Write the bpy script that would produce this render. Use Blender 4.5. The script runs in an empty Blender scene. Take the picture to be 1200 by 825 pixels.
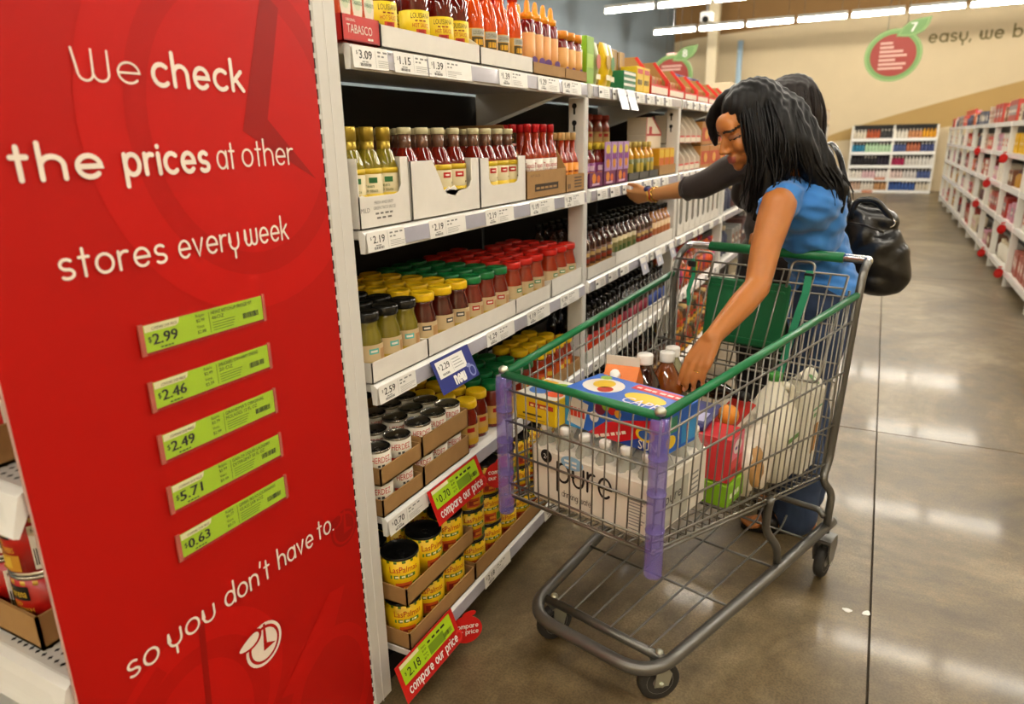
import bpy, bmesh, math, random
import numpy as np
from mathutils import Matrix, Vector
R = random.Random(7)
SC = bpy.context.scene
COL = SC.collection
PI = math.pi

# ------------------------------------------------------------------ camera
def make_camera():
    f = 815.26                                        # focal length in pixels of the 1200 px wide frame
    ax = np.array([[0.889, 0.118, -0.443], [0.458, -0.266, 0.848], [-0.018, -0.957, -0.290]])
    u, s, vt = np.linalg.svd(ax); ax = u @ vt
    cd = bpy.data.cameras.new('camera'); co = bpy.data.objects.new('camera', cd); COL.objects.link(co)
    m = Matrix(((ax[0, 0], -ax[0, 1], -ax[0, 2]), (ax[1, 0], -ax[1, 1], -ax[1, 2]), (ax[2, 0], -ax[2, 1], -ax[2, 2])))
    co.matrix_world = Matrix.Translation((0, 0, 1.40)) @ m.to_4x4()
    cd.sensor_width = 36.0; cd.lens = f * 36.0 / 1200.0
    cd.clip_start = 0.02; cd.clip_end = 100
    cd.dof.use_dof = True; cd.dof.focus_distance = 1.75; cd.dof.aperture_fstop = 3.2
    SC.camera = co
make_camera()

# ------------------------------------------------------------------ world, exposure
wd = bpy.data.worlds.new('world'); SC.world = wd; wd.use_nodes = True
wd.node_tree.nodes['Background'].inputs[0].default_value = (1.0, 0.93, 0.80, 1)
wd.node_tree.nodes['Background'].inputs[1].default_value = 0.16
SC.view_settings.view_transform = 'Standard'; SC.view_settings.look = 'None'
SC.view_settings.gamma = 1.0; SC.view_settings.use_curve_mapping = False
SC.view_settings.exposure = -0.10
LAMP_STRENGTH = 78.0
LAMP_COLOUR = (1.0, 0.925, 0.80)
LAMP_Z = 3.7

# ------------------------------------------------------------------ materials
MATS = {}
def lin(c):
    return tuple((x / 12.92) if x <= 0.04045 else ((x + 0.055) / 1.055) ** 2.4 for x in c)
def hexc(h):
    h = h.lstrip('#'); return lin(tuple(int(h[i:i + 2], 16) / 255 for i in (0, 2, 4)))
def mat(name, col='#ffffff', rough=0.5, metal=0.0, var=0.06, vscale=40.0, bump=0.0, bscale=200.0, coat=0.0,
        trans=0.0, alpha=1.0, emit=0.0, spec=0.5, sheen=0.0, sss=0.0, ior=1.45, stretch=None):
    if name in MATS: return MATS[name]
    m = bpy.data.materials.new(name); m.use_nodes = True
    nt = m.node_tree; b = nt.nodes['Principled BSDF']
    c = hexc(col) if isinstance(col, str) else col
    tc = nt.nodes.new('ShaderNodeTexCoord')
    src = tc.outputs['Object']
    if stretch:
        mp = nt.nodes.new('ShaderNodeMapping'); mp.inputs['Scale'].default_value = stretch
        nt.links.new(src, mp.inputs['Vector']); src = mp.outputs['Vector']
    nz = nt.nodes.new('ShaderNodeTexNoise'); nz.inputs['Scale'].default_value = vscale; nz.inputs['Detail'].default_value = 3
    nt.links.new(src, nz.inputs['Vector'])
    mx = nt.nodes.new('ShaderNodeMix'); mx.data_type = 'RGBA'
    mx.inputs[6].default_value = (*[max(0, x * (1 - var)) for x in c], 1)
    mx.inputs[7].default_value = (*[min(1, x * (1 + var)) for x in c], 1)
    nt.links.new(nz.outputs['Fac'], mx.inputs[0]); nt.links.new(mx.outputs[2], b.inputs['Base Color'])
    b.inputs['Roughness'].default_value = rough; b.inputs['Metallic'].default_value = metal
    b.inputs['Coat Weight'].default_value = coat; b.inputs['Transmission Weight'].default_value = trans
    b.inputs['Alpha'].default_value = alpha; b.inputs['Specular IOR Level'].default_value = spec
    b.inputs['Sheen Weight'].default_value = sheen; b.inputs['IOR'].default_value = ior
    if sss:
        b.inputs['Subsurface Weight'].default_value = sss
        b.inputs['Subsurface Radius'].default_value = (0.012, 0.005, 0.003); b.inputs['Subsurface Scale'].default_value = 1.0
    if emit:
        b.inputs['Emission Color'].default_value = (*c, 1); b.inputs['Emission Strength'].default_value = emit
    if bump:
        n2 = nt.nodes.new('ShaderNodeTexNoise'); n2.inputs['Scale'].default_value = bscale; n2.inputs['Detail'].default_value = 4
        nt.links.new(src, n2.inputs['Vector'])
        bp = nt.nodes.new('ShaderNodeBump'); bp.inputs['Strength'].default_value = bump; bp.inputs['Distance'].default_value = 0.004
        nt.links.new(n2.outputs['Fac'], bp.inputs['Height']); nt.links.new(bp.outputs['Normal'], b.inputs['Normal'])
    MATS[name] = m; return m
def C(h, rough=0.5, **k):                              # plain printed / painted colour
    return mat('paint_%s_%d' % (h.strip('#'), int(rough * 100)), h, rough, **k).name

# ------------------------------------------------------------------ mesh builder
TEXT_CACHE = {}
def text2d(s):
    if s in TEXT_CACHE: return TEXT_CACHE[s]
    cu = bpy.data.curves.new('t', 'FONT'); cu.body = s; cu.size = 1.0; cu.resolution_u = 2
    ob = bpy.data.objects.new('t', cu)
    me = bpy.data.meshes.new_from_object(ob)
    v = [(q.co.x, q.co.y) for q in me.vertices]; f = [tuple(p.vertices) for p in me.polygons]
    bpy.data.objects.remove(ob); bpy.data.curves.remove(cu); bpy.data.meshes.remove(me)
    TEXT_CACHE[s] = (v, f); return v, f
def T(x=0, y=0, z=0): return Matrix.Translation((x, y, z))
def RZ(a): return Matrix.Rotation(a, 4, 'Z')
def RX(a): return Matrix.Rotation(a, 4, 'X')
def RY(a): return Matrix.Rotation(a, 4, 'Y')
def S3(x, y, z): return Matrix.Diagonal((x, y, z, 1))

class MB:
    def __init__(s): s.v = []; s.f = []; s.m = []; s.s = []
    def add(s, vs, fs, mt, smooth=False, tr=None):
        o = len(s.v)
        if tr is not None: vs = [tuple(tr @ Vector(q)) for q in vs]
        s.v += [tuple(q) for q in vs]
        for f in fs: s.f.append(tuple(i + o for i in f)); s.m.append(mt); s.s.append(smooth)
        return s
    def box(s, lo, hi, mt, tr=None, b=0.0):
        (x0, y0, z0), (x1, y1, z1) = lo, hi
        if b <= 0:
            vs = [(x, y, z) for z in (z0, z1) for y in (y0, y1) for x in (x0, x1)]
            fs = [(0, 2, 3, 1), (4, 5, 7, 6), (0, 1, 5, 4), (2, 6, 7, 3), (0, 4, 6, 2), (1, 3, 7, 5)]
            return s.add(vs, fs, mt, False, tr)
        bm = bmesh.new(); bmesh.ops.create_cube(bm, size=1.0)
        for q in bm.verts: q.co = Vector(((x0 + x1) / 2 + q.co.x * (x1 - x0), (y0 + y1) / 2 + q.co.y * (y1 - y0), (z0 + z1) / 2 + q.co.z * (z1 - z0)))
        bmesh.ops.bevel(bm, geom=bm.edges[:], offset=b, segments=1, affect='EDGES')
        bm.verts.index_update()
        vs = [q.co[:] for q in bm.verts]; fs = [tuple(q.index for q in f.verts) for f in bm.faces]; bm.free()
        return s.add(vs, fs, mt, False, tr)
    def lathe(s, prof, n, mt, tr=None, smooth=True, a0=0.0, a1=2 * PI):
        full = abs(a1 - a0 - 2 * PI) < 1e-6; k = n if full else n + 1
        vs = []; fs = []
        for r, z in prof:
            for i in range(k):
                a = a0 + (a1 - a0) * i / n; vs.append((r * math.cos(a), r * math.sin(a), z))
        for j in range(len(prof) - 1):
            for i in range(n):
                i2 = (i + 1) % k; fs.append((j * k + i, j * k + i2, (j + 1) * k + i2, (j + 1) * k + i))
        if full:
            if prof[0][0] > 1e-5: fs.append(tuple(range(k))[::-1])
            if prof[-1][0] > 1e-5: fs.append(tuple((len(prof) - 1) * k + i for i in range(k)))
        return s.add(vs, fs, mt, smooth, tr)
    def tube(s, path, r, mt, n=6, closed=False, caps=True, tr=None, smooth=True, flat=1.0):
        P = [Vector(q) for q in path]; N = len(P)
        rr = r if hasattr(r, '__len__') else [r] * N
        vs = []; fs = []; ref = None
        for i in range(N):
            a = P[i - 1] if (i > 0 or closed) else P[i]; b = P[(i + 1) % N] if (i < N - 1 or closed) else P[i]
            t = (b - a).normalized() if (b - a).length > 1e-9 else Vector((0, 0, 1))
            if ref is None:
                ref = Vector((0, 0, 1)) if abs(t.z) < 0.9 else Vector((1, 0, 0))
                ref = (ref - t * ref.dot(t)).normalized()
            else:
                ref = ref - t * ref.dot(t)
                ref = ref.normalized() if ref.length > 1e-6 else t.orthogonal().normalized()
            bi = t.cross(ref)
            for k in range(n):
                an = 2 * PI * k / n; vs.append(tuple(P[i] + (ref * math.cos(an) + bi * math.sin(an) * flat) * rr[i]))
        m_ = N if closed else N - 1
        for i in range(m_):
            j = (i + 1) % N
            for k in range(n):
                k2 = (k + 1) % n; fs.append((i * n + k, i * n + k2, j * n + k2, j * n + k))
        if caps and not closed:
            fs.append(tuple(range(n))[::-1]); fs.append(tuple((N - 1) * n + k for k in range(n)))
        return s.add(vs, fs, mt, smooth, tr)
    def prism(s, pts, h, mt, tr=None, mside=None):                       # polygon in XY, extruded along +Z
        n = len(pts); vs = [(x, y, 0) for x, y in pts] + [(x, y, h) for x, y in pts]
        s.add(vs, [tuple(range(n))[::-1], tuple(range(n, 2 * n))], mt, False, tr)
        return s.add(vs, [(i, (i + 1) % n, n + (i + 1) % n, n + i) for i in range(n)], mside or mt, False, tr)
    def poly(s, pts, mt, tr=None): return s.add(pts, [tuple(range(len(pts)))], mt, False, tr)
    def quad2(s, x0, y0, x1, y1, mt, tr=None, z=0.0):
        return s.add([(x0, y0, z), (x1, y0, z), (x1, y1, z), (x0, y1, z)], [(0, 1, 2, 3)], mt, False, tr)
    def disc(s, cx, cy, rx, ry, mt, tr=None, n=20, z=0.0):
        return s.poly([(cx + rx * math.cos(2 * PI * i / n), cy + ry * math.sin(2 * PI * i / n), z) for i in range(n)], mt, tr)
    def text(s, txt, x, y, h, mt, tr=None, width=None, centre=False, wrap=None, z=0.0):
        v, f = text2d(txt)
        if not v: return s
        x0 = min(q[0] for q in v); x1 = max(q[0] for q in v)
        k = h / 0.70; kx = k if width is None else width / max(1e-6, x1 - x0)
        off = -(x0 + x1) / 2 if centre else -x0
        vs = [((q[0] + off) * kx + x, q[1] * k + y, z) for q in v]
        if wrap: vs = [(wrap * math.cos(q[0] / wrap), wrap * math.sin(q[0] / wrap), q[1]) for q in vs]
        return s.add(vs, f, mt, False, tr)
    def scrib(s, n, x, y, h, mt, tr=None, width=None, centre=False, wrap=None, z=0.0):      # print too small to read: a row of dashes
        w = width or h * n; x0 = x - w / 2 if centre else x; r = random.Random(int(1e4 * (abs(x) + y + h)) + n)
        for i in range(n):
            a = x0 + w * i / n; b = x0 + w * (i + r.uniform(.55, .88)) / n; vs = [(a, y, z), (b, y, z), (b, y + h * .7, z), (a, y + h * .7, z)]
            if wrap: vs = [(wrap * math.cos(q[0] / wrap), wrap * math.sin(q[0] / wrap), q[1]) for q in vs]
            s.add(vs, [(0, 1, 2, 3)], mt, False, tr)
        return s
    def wrapquad(s, r, a0, a1, z0, z1, mt, n=6, tr=None):                 # printed patch on a round label
        return s.lathe([(r, z0), (r, z1)], n, mt, tr, True, a0, a1)
    def mesh(s, name):
        me = bpy.data.meshes.new(name); me.from_pydata(s.v, [], s.f)
        names = []
        for q in s.m:
            if q not in names: names.append(q)
        for q in names: me.materials.append(MATS[q])
        ix = {q: i for i, q in enumerate(names)}
        me.polygons.foreach_set('material_index', [ix[q] for q in s.m])
        me.polygons.foreach_set('use_smooth', s.s); me.update()
        return me
    def build(s, name, parent=None, loc=None, rz=None):
        return obj(name, s.mesh(name), parent, loc, rz)

def obj(name, me, parent=None, loc=None, rz=None):
    o = bpy.data.objects.new(name, me); COL.objects.link(o)
    if parent is not None: o.parent = parent
    if loc is not None: o.location = loc
    if rz is not None: o.rotation_euler = (0, 0, rz)
    return o
def tag(o, label=None, cat=None, group=None, kind=None):
    if label: o['label'] = label
    if cat: o['category'] = cat
    if group: o['group'] = group
    if kind: o['kind'] = kind
    return o
def thing(name, label, cat, loc=(0, 0, 0), rz=0, group=None):
    o = bpy.data.objects.new(name, None); COL.objects.link(o); o.empty_display_size = 0.02
    o.location = loc; o.rotation_euler = (0, 0, rz)
    return tag(o, label, cat, group)
class Proto:                                           # root mesh + part meshes, copied as plain objects sharing mesh data
    def __init__(s, name, cat, body, parts=()): s.name = name; s.cat = cat; s.body = body; s.parts = parts
    def put(s, loc, rz=0.0, label='', group=None, rot=None, scale=None):
        o = obj(s.name, s.body, None, loc, rz)
        if rot is not None: o.rotation_euler = rot
        if scale is not None: o.scale = (scale,) * 3 if not hasattr(scale, '__len__') else scale
        tag(o, label, s.cat, group)
        for n, me in s.parts: obj(n, me, o)
        return o
ORD = ['first', 'second', 'third', 'fourth', 'fifth', 'sixth', 'seventh', 'eighth', 'ninth', 'tenth', 'eleventh', 'twelfth',
       'thirteenth', 'fourteenth', 'fifteenth', 'sixteenth', 'seventeenth', 'eighteenth', 'nineteenth', 'twentieth',
       'twenty-first', 'twenty-second', 'twenty-third', 'twenty-fourth', 'twenty-fifth']

# ------------------------------------------------------------------ rounded stroke lettering (x-height 0.5, ascender 0.8)
def arc(cx, cy, rx, ry, a0, a1, n=12):
    return [(cx + rx * math.cos(math.radians(a0 + (a1 - a0) * i / n)), cy + ry * math.sin(math.radians(a0 + (a1 - a0) * i / n))) for i in range(n + 1)]
O_ = lambda: arc(.24, .25, .24, .25, 90, 450, 20)
GL = {
 'a': ([arc(.24, .25, .24, .25, 90, 450, 20), [(.48, .5), (.48, 0)]], .48), 'b': ([O_(), [(0, .8), (0, 0)]], .48),
 'c': ([arc(.25, .25, .25, .25, 50, 310, 16)], .42), 'd': ([O_(), [(.48, .8), (.48, 0)]], .48),
 'e': ([[(.02, .25), (.48, .25)] + arc(.25, .25, .23, .25, 0, 315, 18)[1:]], .48),
 'f': ([arc(.24, .66, .14, .14, 80, 180, 8) + [(.10, 0)], [(0, .48), (.24, .48)]], .26),
 'g': ([O_(), [(.48, .5), (.48, -.08)] + arc(.25, -.08, .23, .2, 0, -140, 10)], .48),
 'h': ([[(0, .8), (0, 0)], [(0, .2)] + arc(.21, .29, .21, .21, 180, 0, 12) + [(.42, 0)]], .42),
 'i': ([[(0, .5), (0, 0)], [(0, .68), (0, .69)]], 0.0), 'k': ([[(0, .8), (0, 0)], [(.34, .5), (.02, .22)], [(.12, .3), (.38, 0)]], .38),
 'l': ([[(0, .8), (0, 0)]], 0.0),
 'm': ([[(0, .5), (0, 0)], [(0, .2)] + arc(.17, .32, .17, .18, 180, 0, 10) + [(.34, 0)], [(.34, .2)] + arc(.51, .32, .17, .18, 180, 0, 10) + [(.68, 0)]], .68),
 'n': ([[(0, .5), (0, 0)], [(0, .2)] + arc(.21, .29, .21, .21, 180, 0, 12) + [(.42, 0)]], .42), 'o': ([O_()], .48),
 'p': ([O_(), [(0, .5), (0, -.28)]], .48), 'r': ([[(0, .5), (0, 0)], [(0, .22)] + arc(.2, .28, .2, .21, 180, 70, 8)], .26),
 's': ([arc(.18, .37, .16, .13, 40, 270, 12) + arc(.18, .12, .17, .12, 90, -140, 12)[1:]], .35),
 't': ([[(.12, .72), (.12, 0)], [(0, .5), (.26, .5)]], .26),
 'u': ([[(0, .5), (0, .21)] + arc(.21, .21, .21, .21, 180, 360, 12) + [(.42, .5)]], .42),
 'v': ([[(0, .5), (.2, 0), (.4, .5)]], .40),
 'w': ([[(0, .5), (0, .17)] + arc(.16, .17, .16, .17, 180, 360, 10) + [(.32, .5)], [(.32, .17)] + arc(.48, .17, .16, .17, 180, 360, 10) + [(.64, .5)]], .64),
 'W': ([[(0, .72), (.06, .2)] + arc(.21, .19, .15, .19, 180, 350, 10) + [(.38, .72)], [(.36, .19)] + arc(.52, .19, .16, .19, 190, 360, 10) + [(.70, .72)]], .70),
 'y': ([[(0, .5), (0, .21)] + arc(.21, .21, .21, .21, 180, 360, 12) + [(.42, .5)], [(.21, 0), (.21, -.28)]], .42),
 "'": ([[(.04, .8), (0, .62)]], .04), '.': ([[(0, .0), (.01, .0)]], 0.0), ',': ([[(.03, .03), (-.02, -.12)]], 0.0), ' ': ([], .2),
}
def strokes2d(txt, w):
    polys = []; x = 0.0
    for ch in txt:
        st, adv = GL[ch]
        for p in st: polys.append([(x + a, b) for a, b in p])
        x += adv + .10 + w
    return polys, x - .10 - w
def ribbon(mb, pts, w, mt, fn):
    P = [Vector((a, b)) for a, b in pts]; N = len(P); h = w / 2; L = []; Rr = []
    for i in range(N):
        d0 = (P[i] - P[i - 1]) if i else (P[1] - P[0]); d1 = (P[i + 1] - P[i]) if i < N - 1 else (P[-1] - P[-2])
        d0 = d0.normalized(); d1 = d1.normalized(); t = (d0 + d1)
        t = t.normalized() if t.length > 1e-6 else d1
        nn = Vector((-t.y, t.x)); k = h / max(.55, abs(nn.dot(Vector((-d1.y, d1.x)))))
        L.append(P[i] + nn * k); Rr.append(P[i] - nn * k)
    vs = [lift(fn(*q), 1e-4 * i / N) for i, q in enumerate(L)] + [lift(fn(*q), 1e-4 * i / N) for i, q in enumerate(Rr)]
    mb.add(vs, [(N + i, N + i + 1, i + 1, i) for i in range(N - 1)], mt)
    for e, d in ((0, P[0] - P[1]), (N - 1, P[-1] - P[-2])):
        a = math.atan2(d.y, d.x)
        mb.add([lift(fn(P[e].x + h * math.cos(a - PI / 2 + PI * i / 6), P[e].y + h * math.sin(a - PI / 2 + PI * i / 6)), 1e-4 * (e > 0)) for i in range(7)], [tuple(range(7))], mt)
def lettering(mb, txt, x0, x1, y, size, w, mt, fn):                   # fits txt between x0 and x1; size = letter em, w = stroke weight in em
    polys, tot = strokes2d(txt, w)
    kx = (x1 - x0) / tot
    for i, p in enumerate(polys):                       # each stroke a hair above the one before, so crossings stay clean
        ribbon(mb, [(x0 + a * kx, y + b * size) for a, b in p], w * size, mt, lambda a, b, i=i: lift(fn(a, b), i * 1.2e-4))
def lift(q, d): return (q[0] + d * LIFT[0], q[1] + d * LIFT[1], q[2] + d * LIFT[2])
LIFT = (1, 0, 0)
# ------------------------------------------------------------------ the room
mat('cream_wall', '#dcc9a4', 0.85, var=0.04, vscale=3, bump=0.05)
mat('tan_paint', '#b9985e', 0.85, var=0.04, vscale=3, bump=0.05)
mat('brown_paint', '#8f6c40', 0.85, var=0.05, vscale=3, bump=0.05)
mat('blue_wall', '#7e8c96', 0.8, var=0.12, vscale=0.8, bump=0.05)
mat('ceiling_paint', '#4a443b', 0.9, var=0.05)
mat('white_steel', '#dcdad4', 0.34, var=0.03, vscale=12)
mat('white_lip', '#efeeea', 0.22, var=0.03, vscale=12)
mat('dark_back', '#161412', 0.7, var=0.15, vscale=10)
mat('lip_channel', '#b9b8c4', 0.12, var=0.15, vscale=15, coat=0.5)
mat('black', '#0c0c0c', 0.5); mat('ink', '#161412', 0.6); mat('print_grey', '#8a8a88', 0.6)
mat('white_card', '#e9e5dc', 0.65, var=0.05, vscale=25, bump=0.04); mat('brown_card', '#a47d4b', 0.8, var=0.10, vscale=30, bump=0.06)
mat('brown_card_inside', '#8b6438', 0.85, var=0.1)
mat('chrome', '#c9c9cc', 0.2, 1.0); mat('white_plastic', '#f2f0ea', 0.3)

def floor_material():
    m = bpy.data.materials.new('polished_concrete'); m.use_nodes = True; nt = m.node_tree; b = nt.nodes['Principled BSDF']
    N = nt.nodes.new; Lk = nt.links.new
    tc = N('ShaderNodeTexCoord')
    n1 = N('ShaderNodeTexNoise'); n1.inputs['Scale'].default_value = 1.1; n1.inputs['Detail'].default_value = 8; n1.inputs['Roughness'].default_value = .68; n1.inputs['Distortion'].default_value = .7
    n2 = N('ShaderNodeTexNoise'); n2.inputs['Scale'].default_value = 9; n2.inputs['Detail'].default_value = 8; n2.inputs['Roughness'].default_value = .7
    n3 = N('ShaderNodeTexNoise'); n3.inputs['Scale'].default_value = 160; n3.inputs['Detail'].default_value = 2
    for n in (n1, n2, n3): Lk(tc.outputs['Object'], n.inputs['Vector'])
    r1 = N('ShaderNodeValToRGB'); e = r1.color_ramp.elements
    e[0].position = .36; e[0].color = (*hexc('#54482f'), 1); e[1].position = .64; e[1].color = (*hexc('#9a8b6e'), 1)
    q = e.new(.5); q.color = (*hexc('#746447'), 1)
    Lk(n1.outputs['Fac'], r1.inputs['Fac'])
    r2 = N('ShaderNodeValToRGB'); e = r2.color_ramp.elements
    e[0].position = .35; e[0].color = (.62, .60, .56, 1); e[1].position = .66; e[1].color = (1.1, 1.08, 1.04, 1)
    Lk(n2.outputs['Fac'], r2.inputs['Fac'])
    mx = N('ShaderNodeMix'); mx.data_type = 'RGBA'; mx.blend_type = 'MULTIPLY'; mx.inputs[0].default_value = .95
    Lk(r1.outputs[0], mx.inputs[6]); Lk(r2.outputs[0], mx.inputs[7])
    r3 = N('ShaderNodeValToRGB'); e = r3.color_ramp.elements
    e[0].position = .40; e[0].color = (.75, .74, .72, 1); e[1].position = .58; e[1].color = (1.08, 1.08, 1.08, 1)
    Lk(n3.outputs['Fac'], r3.inputs['Fac'])
    m2 = N('ShaderNodeMix'); m2.data_type = 'RGBA'; m2.blend_type = 'MULTIPLY'; m2.inputs[0].default_value = .9
    Lk(mx.outputs[2], m2.inputs[6]); Lk(r3.outputs[0], m2.inputs[7]); Lk(m2.outputs[2], b.inputs['Base Color'])
    rr = N('ShaderNodeMapRange'); rr.inputs['To Min'].default_value = .30; rr.inputs['To Max'].default_value = .48
    Lk(n2.outputs['Fac'], rr.inputs['Value']); Lk(rr.outputs[0], b.inputs['Roughness'])
    bp = N('ShaderNodeBump'); bp.inputs['Strength'].default_value = .02; bp.inputs['Distance'].default_value = .01
    Lk(n1.outputs['Fac'], bp.inputs['Height']); Lk(bp.outputs['Normal'], b.inputs['Normal'])
    b.inputs['Specular IOR Level'].default_value = .45; b.inputs['Coat Weight'].default_value = .16; b.inputs['Coat Roughness'].default_value = .085
    MATS['polished_concrete'] = m
floor_material()
mat('joint_dark', '#453a2b', 0.9, var=0.3, vscale=60)
XL, XR, YB, YF, ZC = -5.6, 6.5, -5.0, 20.9, 5.3
# floor: slabs with sawn joints between them
fb = MB().box((XL - .2, YB, -.12), (XR + .2, YF + .2, -.012), 'joint_dark').build('floor'); tag(fb, kind='structure')
xs = [XL, -3.4, 0.125, 3.6, XR]; ys = [YB, -.9, 3.62, 8.1, 12.6, 17.1, YF]
for i in range(4):
    for j in range(6):
        g = .0035
        me = MB().box((xs[i] + g, ys[j] + g, -.02), (xs[i + 1] - g, ys[j + 1] - g, 0), 'polished_concrete').mesh('slab')
        obj('slab', me, fb)
w = MB().box((XL - .2, YF, -.12), (XR + .2, YF + .2, ZC), 'cream_wall').build('wall_back'); tag(w, kind='structure')
def paint(name, pts, mt, d=.004):                      # painted field on the back wall, (x, z) outline
    n = len(pts); mb = MB()
    vs = [(x, YF - d, z) for x, z in pts] + [(x, YF, z) for x, z in pts]
    mb.add(vs, [tuple(range(n))] + [(i, i + n, (i + 1) % n + n, (i + 1) % n) for i in range(n)], mt); return mb.build(name, w)
paint('brown_painted_band', [(XL, ZC), (XL, 3.95)] + [(-5 + i * .9, 4.02 + .16 * math.sin(i / 13 * PI) + .012 * i) for i in range(13)] + [(XR, 4.2), (XR, ZC)], 'brown_paint')
up = [(-1.6 + t * 7.6, 1.28 + 2.05 * (t ** .85)) for t in [i / 20 for i in range(21)]]
lo = [(-1.6 + t * 7.6, 1.20 + .70 * t + .55 * t * t) for t in [i / 20 for i in range(21)]]
paint('tan_painted_swoosh', up + lo[::-1], 'tan_paint')
wl = MB().box((XL - .2, YB, -.12), (XL, YF, ZC), 'blue_wall').build('wall_left'); tag(wl, kind='structure')
wr = MB().box((XR, YB, -.12), (XR + .2, YF, ZC), 'cream_wall').build('wall_right'); tag(wr, kind='structure')
wf = MB().box((XL - .2, YB - .2, -.12), (XR + .2, YB, ZC), 'cream_wall').build('wall_front'); tag(wf, kind='structure')
ce = MB().box((XL - .2, YB - .2, ZC), (XR + .2, YF + .2, ZC + .15), 'ceiling_paint').build('ceiling'); tag(ce, kind='structure')
# lettering painted on the back wall
mat('wall_letter', '#77683f', 0.8)
lt = MB(); LIFT = (0, -1, 0)
lettering(lt, "easy, we believe", 0.62, 3.5, 3.50, .34, .12, 'wall_letter', lambda a, b: (a, YF - .006, b))
o = lt.build('wall_lettering', w); LIFT = (1, 0, 0)
# pale column and blue-white pole by the back wall
mat('cream_column', '#e7d7b4', 0.6); mat('pale_blue_pipe', '#a9c3d6', 0.4)
pc = thing('column', 'cream square column rising in front of the back wall', 'column', (-4.25, 19.6, 0))
MB().box((-.13, -.13, 0), (.13, .13, ZC), 'cream_column', b=.015).build('shaft', pc)
MB().box((-.18, -.18, 0), (.18, .18, .12), 'cream_column', b=.01).build('base', pc)
pp = thing('pipe', 'thin pale blue pipe rising beside the cream column', 'pipe', (-3.62, 19.9, 0))
MB().lathe([(.07, 0), (.07, 3.75)], 12, 'pale_blue_pipe').build('shaft', pp)
MB().lathe([(.11, 0), (.11, .03), (.075, .05)], 12, 'pale_blue_pipe').build('flange', pp)

# ceiling lamps: rows of hanging fluorescent tubes
lm = bpy.data.materials.new('lamp_glow'); lm.use_nodes = True
b_ = lm.node_tree.nodes['Principled BSDF']; b_.inputs['Emission Color'].default_value = (*LAMP_COLOUR, 1); b_.inputs['Emission Strength'].default_value = LAMP_STRENGTH
b_.inputs['Base Color'].default_value = (1, 1, 1, 1); MATS['lamp_glow'] = lm
mat('lamp_housing', '#d8d6d0', 0.4)
hb = MB(); hb.prism([(-.07, 0), (.07, 0), (.045, .06), (-.045, .06)], .93, 'lamp_housing', T(-.465, 0, 0) @ Matrix(((0, 0, 1, 0), (1, 0, 0, 0), (0, 1, 0, 0), (0, 0, 0, 1))))
HB = hb.mesh('housing')
TB = MB().lathe([(.028, -.45), (.034, -.44), (.034, .44), (.028, .45)], 8, 'lamp_glow', T(0, 0, -.036) @ RY(PI / 2)).mesh('tube')
EC = [MB().box((a, -.04, -.075), (a + .023, .04, .0), 'lamp_housing').mesh('end_cap') for a in (-.475, .452)]
WR = [MB().tube([(a, 0, .06), (a, 0, ZC - LAMP_Z)], .004, 'chrome', 4).mesh('hanging_wire') for a in (-.35, .35)]
lamp_rows = [-2.6, .6, 3.8, 7.0, 10.2, 13.4, 16.6]
rown = ['behind the photographer', 'nearest to the red panel', 'over the cart', 'over the right-hand shelving near end', 'over the middle of the aisle', 'second farthest from the camera', 'farthest from the camera']
for k, y in enumerate(lamp_rows):
    for i in range(10):
        x = -4.45 + i * 1.0
        o = Proto('ceiling_lamp', 'ceiling lamp', HB, (('tube', TB), ('end_cap', EC[0]), ('end_cap', EC[1]), ('hanging_wire', WR[0]), ('hanging_wire', WR[1]))).put((x, y, LAMP_Z), 0,
            '%s fluorescent lamp from the left in the hanging row %s' % (ORD[i], rown[k]), 'hanging fluorescent lamps')
# ------------------------------------------------------------------ long shelving unit on the left
XS = -1.0                                              # front plane of the upper shelves
DECK = [1.600, 1.217, 0.858, 0.505, 0.125]            # deck heights, top shelf first
BAYS = [1.214 + 1.366 * i for i in range(11)]
mat('slot_black', '#050505', 0.8)
def shelf_meshes(L):
    deck = MB().box((-.47, .003, -.022), (-.012, L - .044, 0), 'white_steel', b=.003)
    lip = MB(); d = .052
    pr = [(-.012, 0), (0, -.004), (.006, -.010), (.002, -d), (-.010, -d), (-.012, -.02)]
    tr = Matrix(((1, 0, 0, 0), (0, 0, 1, 0.002), (0, 1, 0, 0), (0, 0, 0, 1)))
    lip.prism(pr, L - .046, 'white_lip', tr)
    ch = MB().box((.0035, .016, -.046), (.0065, L - .048, -.010), 'lip_channel', RY(-.07))
    br = MB(); br.prism([(-.46, -.022), (-.06, -.022), (-.46, -.15)], .004, 'white_steel', Matrix(((1, 0, 0, 0), (0, 0, 1, .008), (0, 1, 0, 0), (0, 0, 0, 1))))
    return deck.mesh('shelf_deck'), lip.mesh('shelf_edge'), ch.mesh('label_channel'), br.mesh('shelf_bracket')
BL = 1.366
DK, LP, CH, BR = shelf_meshes(BL)
def post_mesh(zt, w=.040, d=.07):
    mb = MB().box((-d, -w / 2, 0), (-.004, w / 2, zt), 'white_steel', b=.004)
    return mb
PM = post_mesh(1.55).mesh('upright')
def keyhole(z):
    mb = MB(); tr = T(-.045, -.0203, z) @ RX(PI / 2)
    mb.disc(0, 0, .010, .010, 'slot_black', tr, 12, .001)
    mb.quad2(-.004, -.030, .004, 0, 'slot_black', tr, .001); return mb
KHM = keyhole(0).mesh('keyhole_slot')
BP = MB().box((-.49, .01, .05), (-.475, BL - .01, 1.57), 'dark_back').mesh('back_panel')
KP = MB().box((-.06, .0, 0), (-.03, BL - .002, .075), 'dark_back').mesh('kick_plate')
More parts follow.
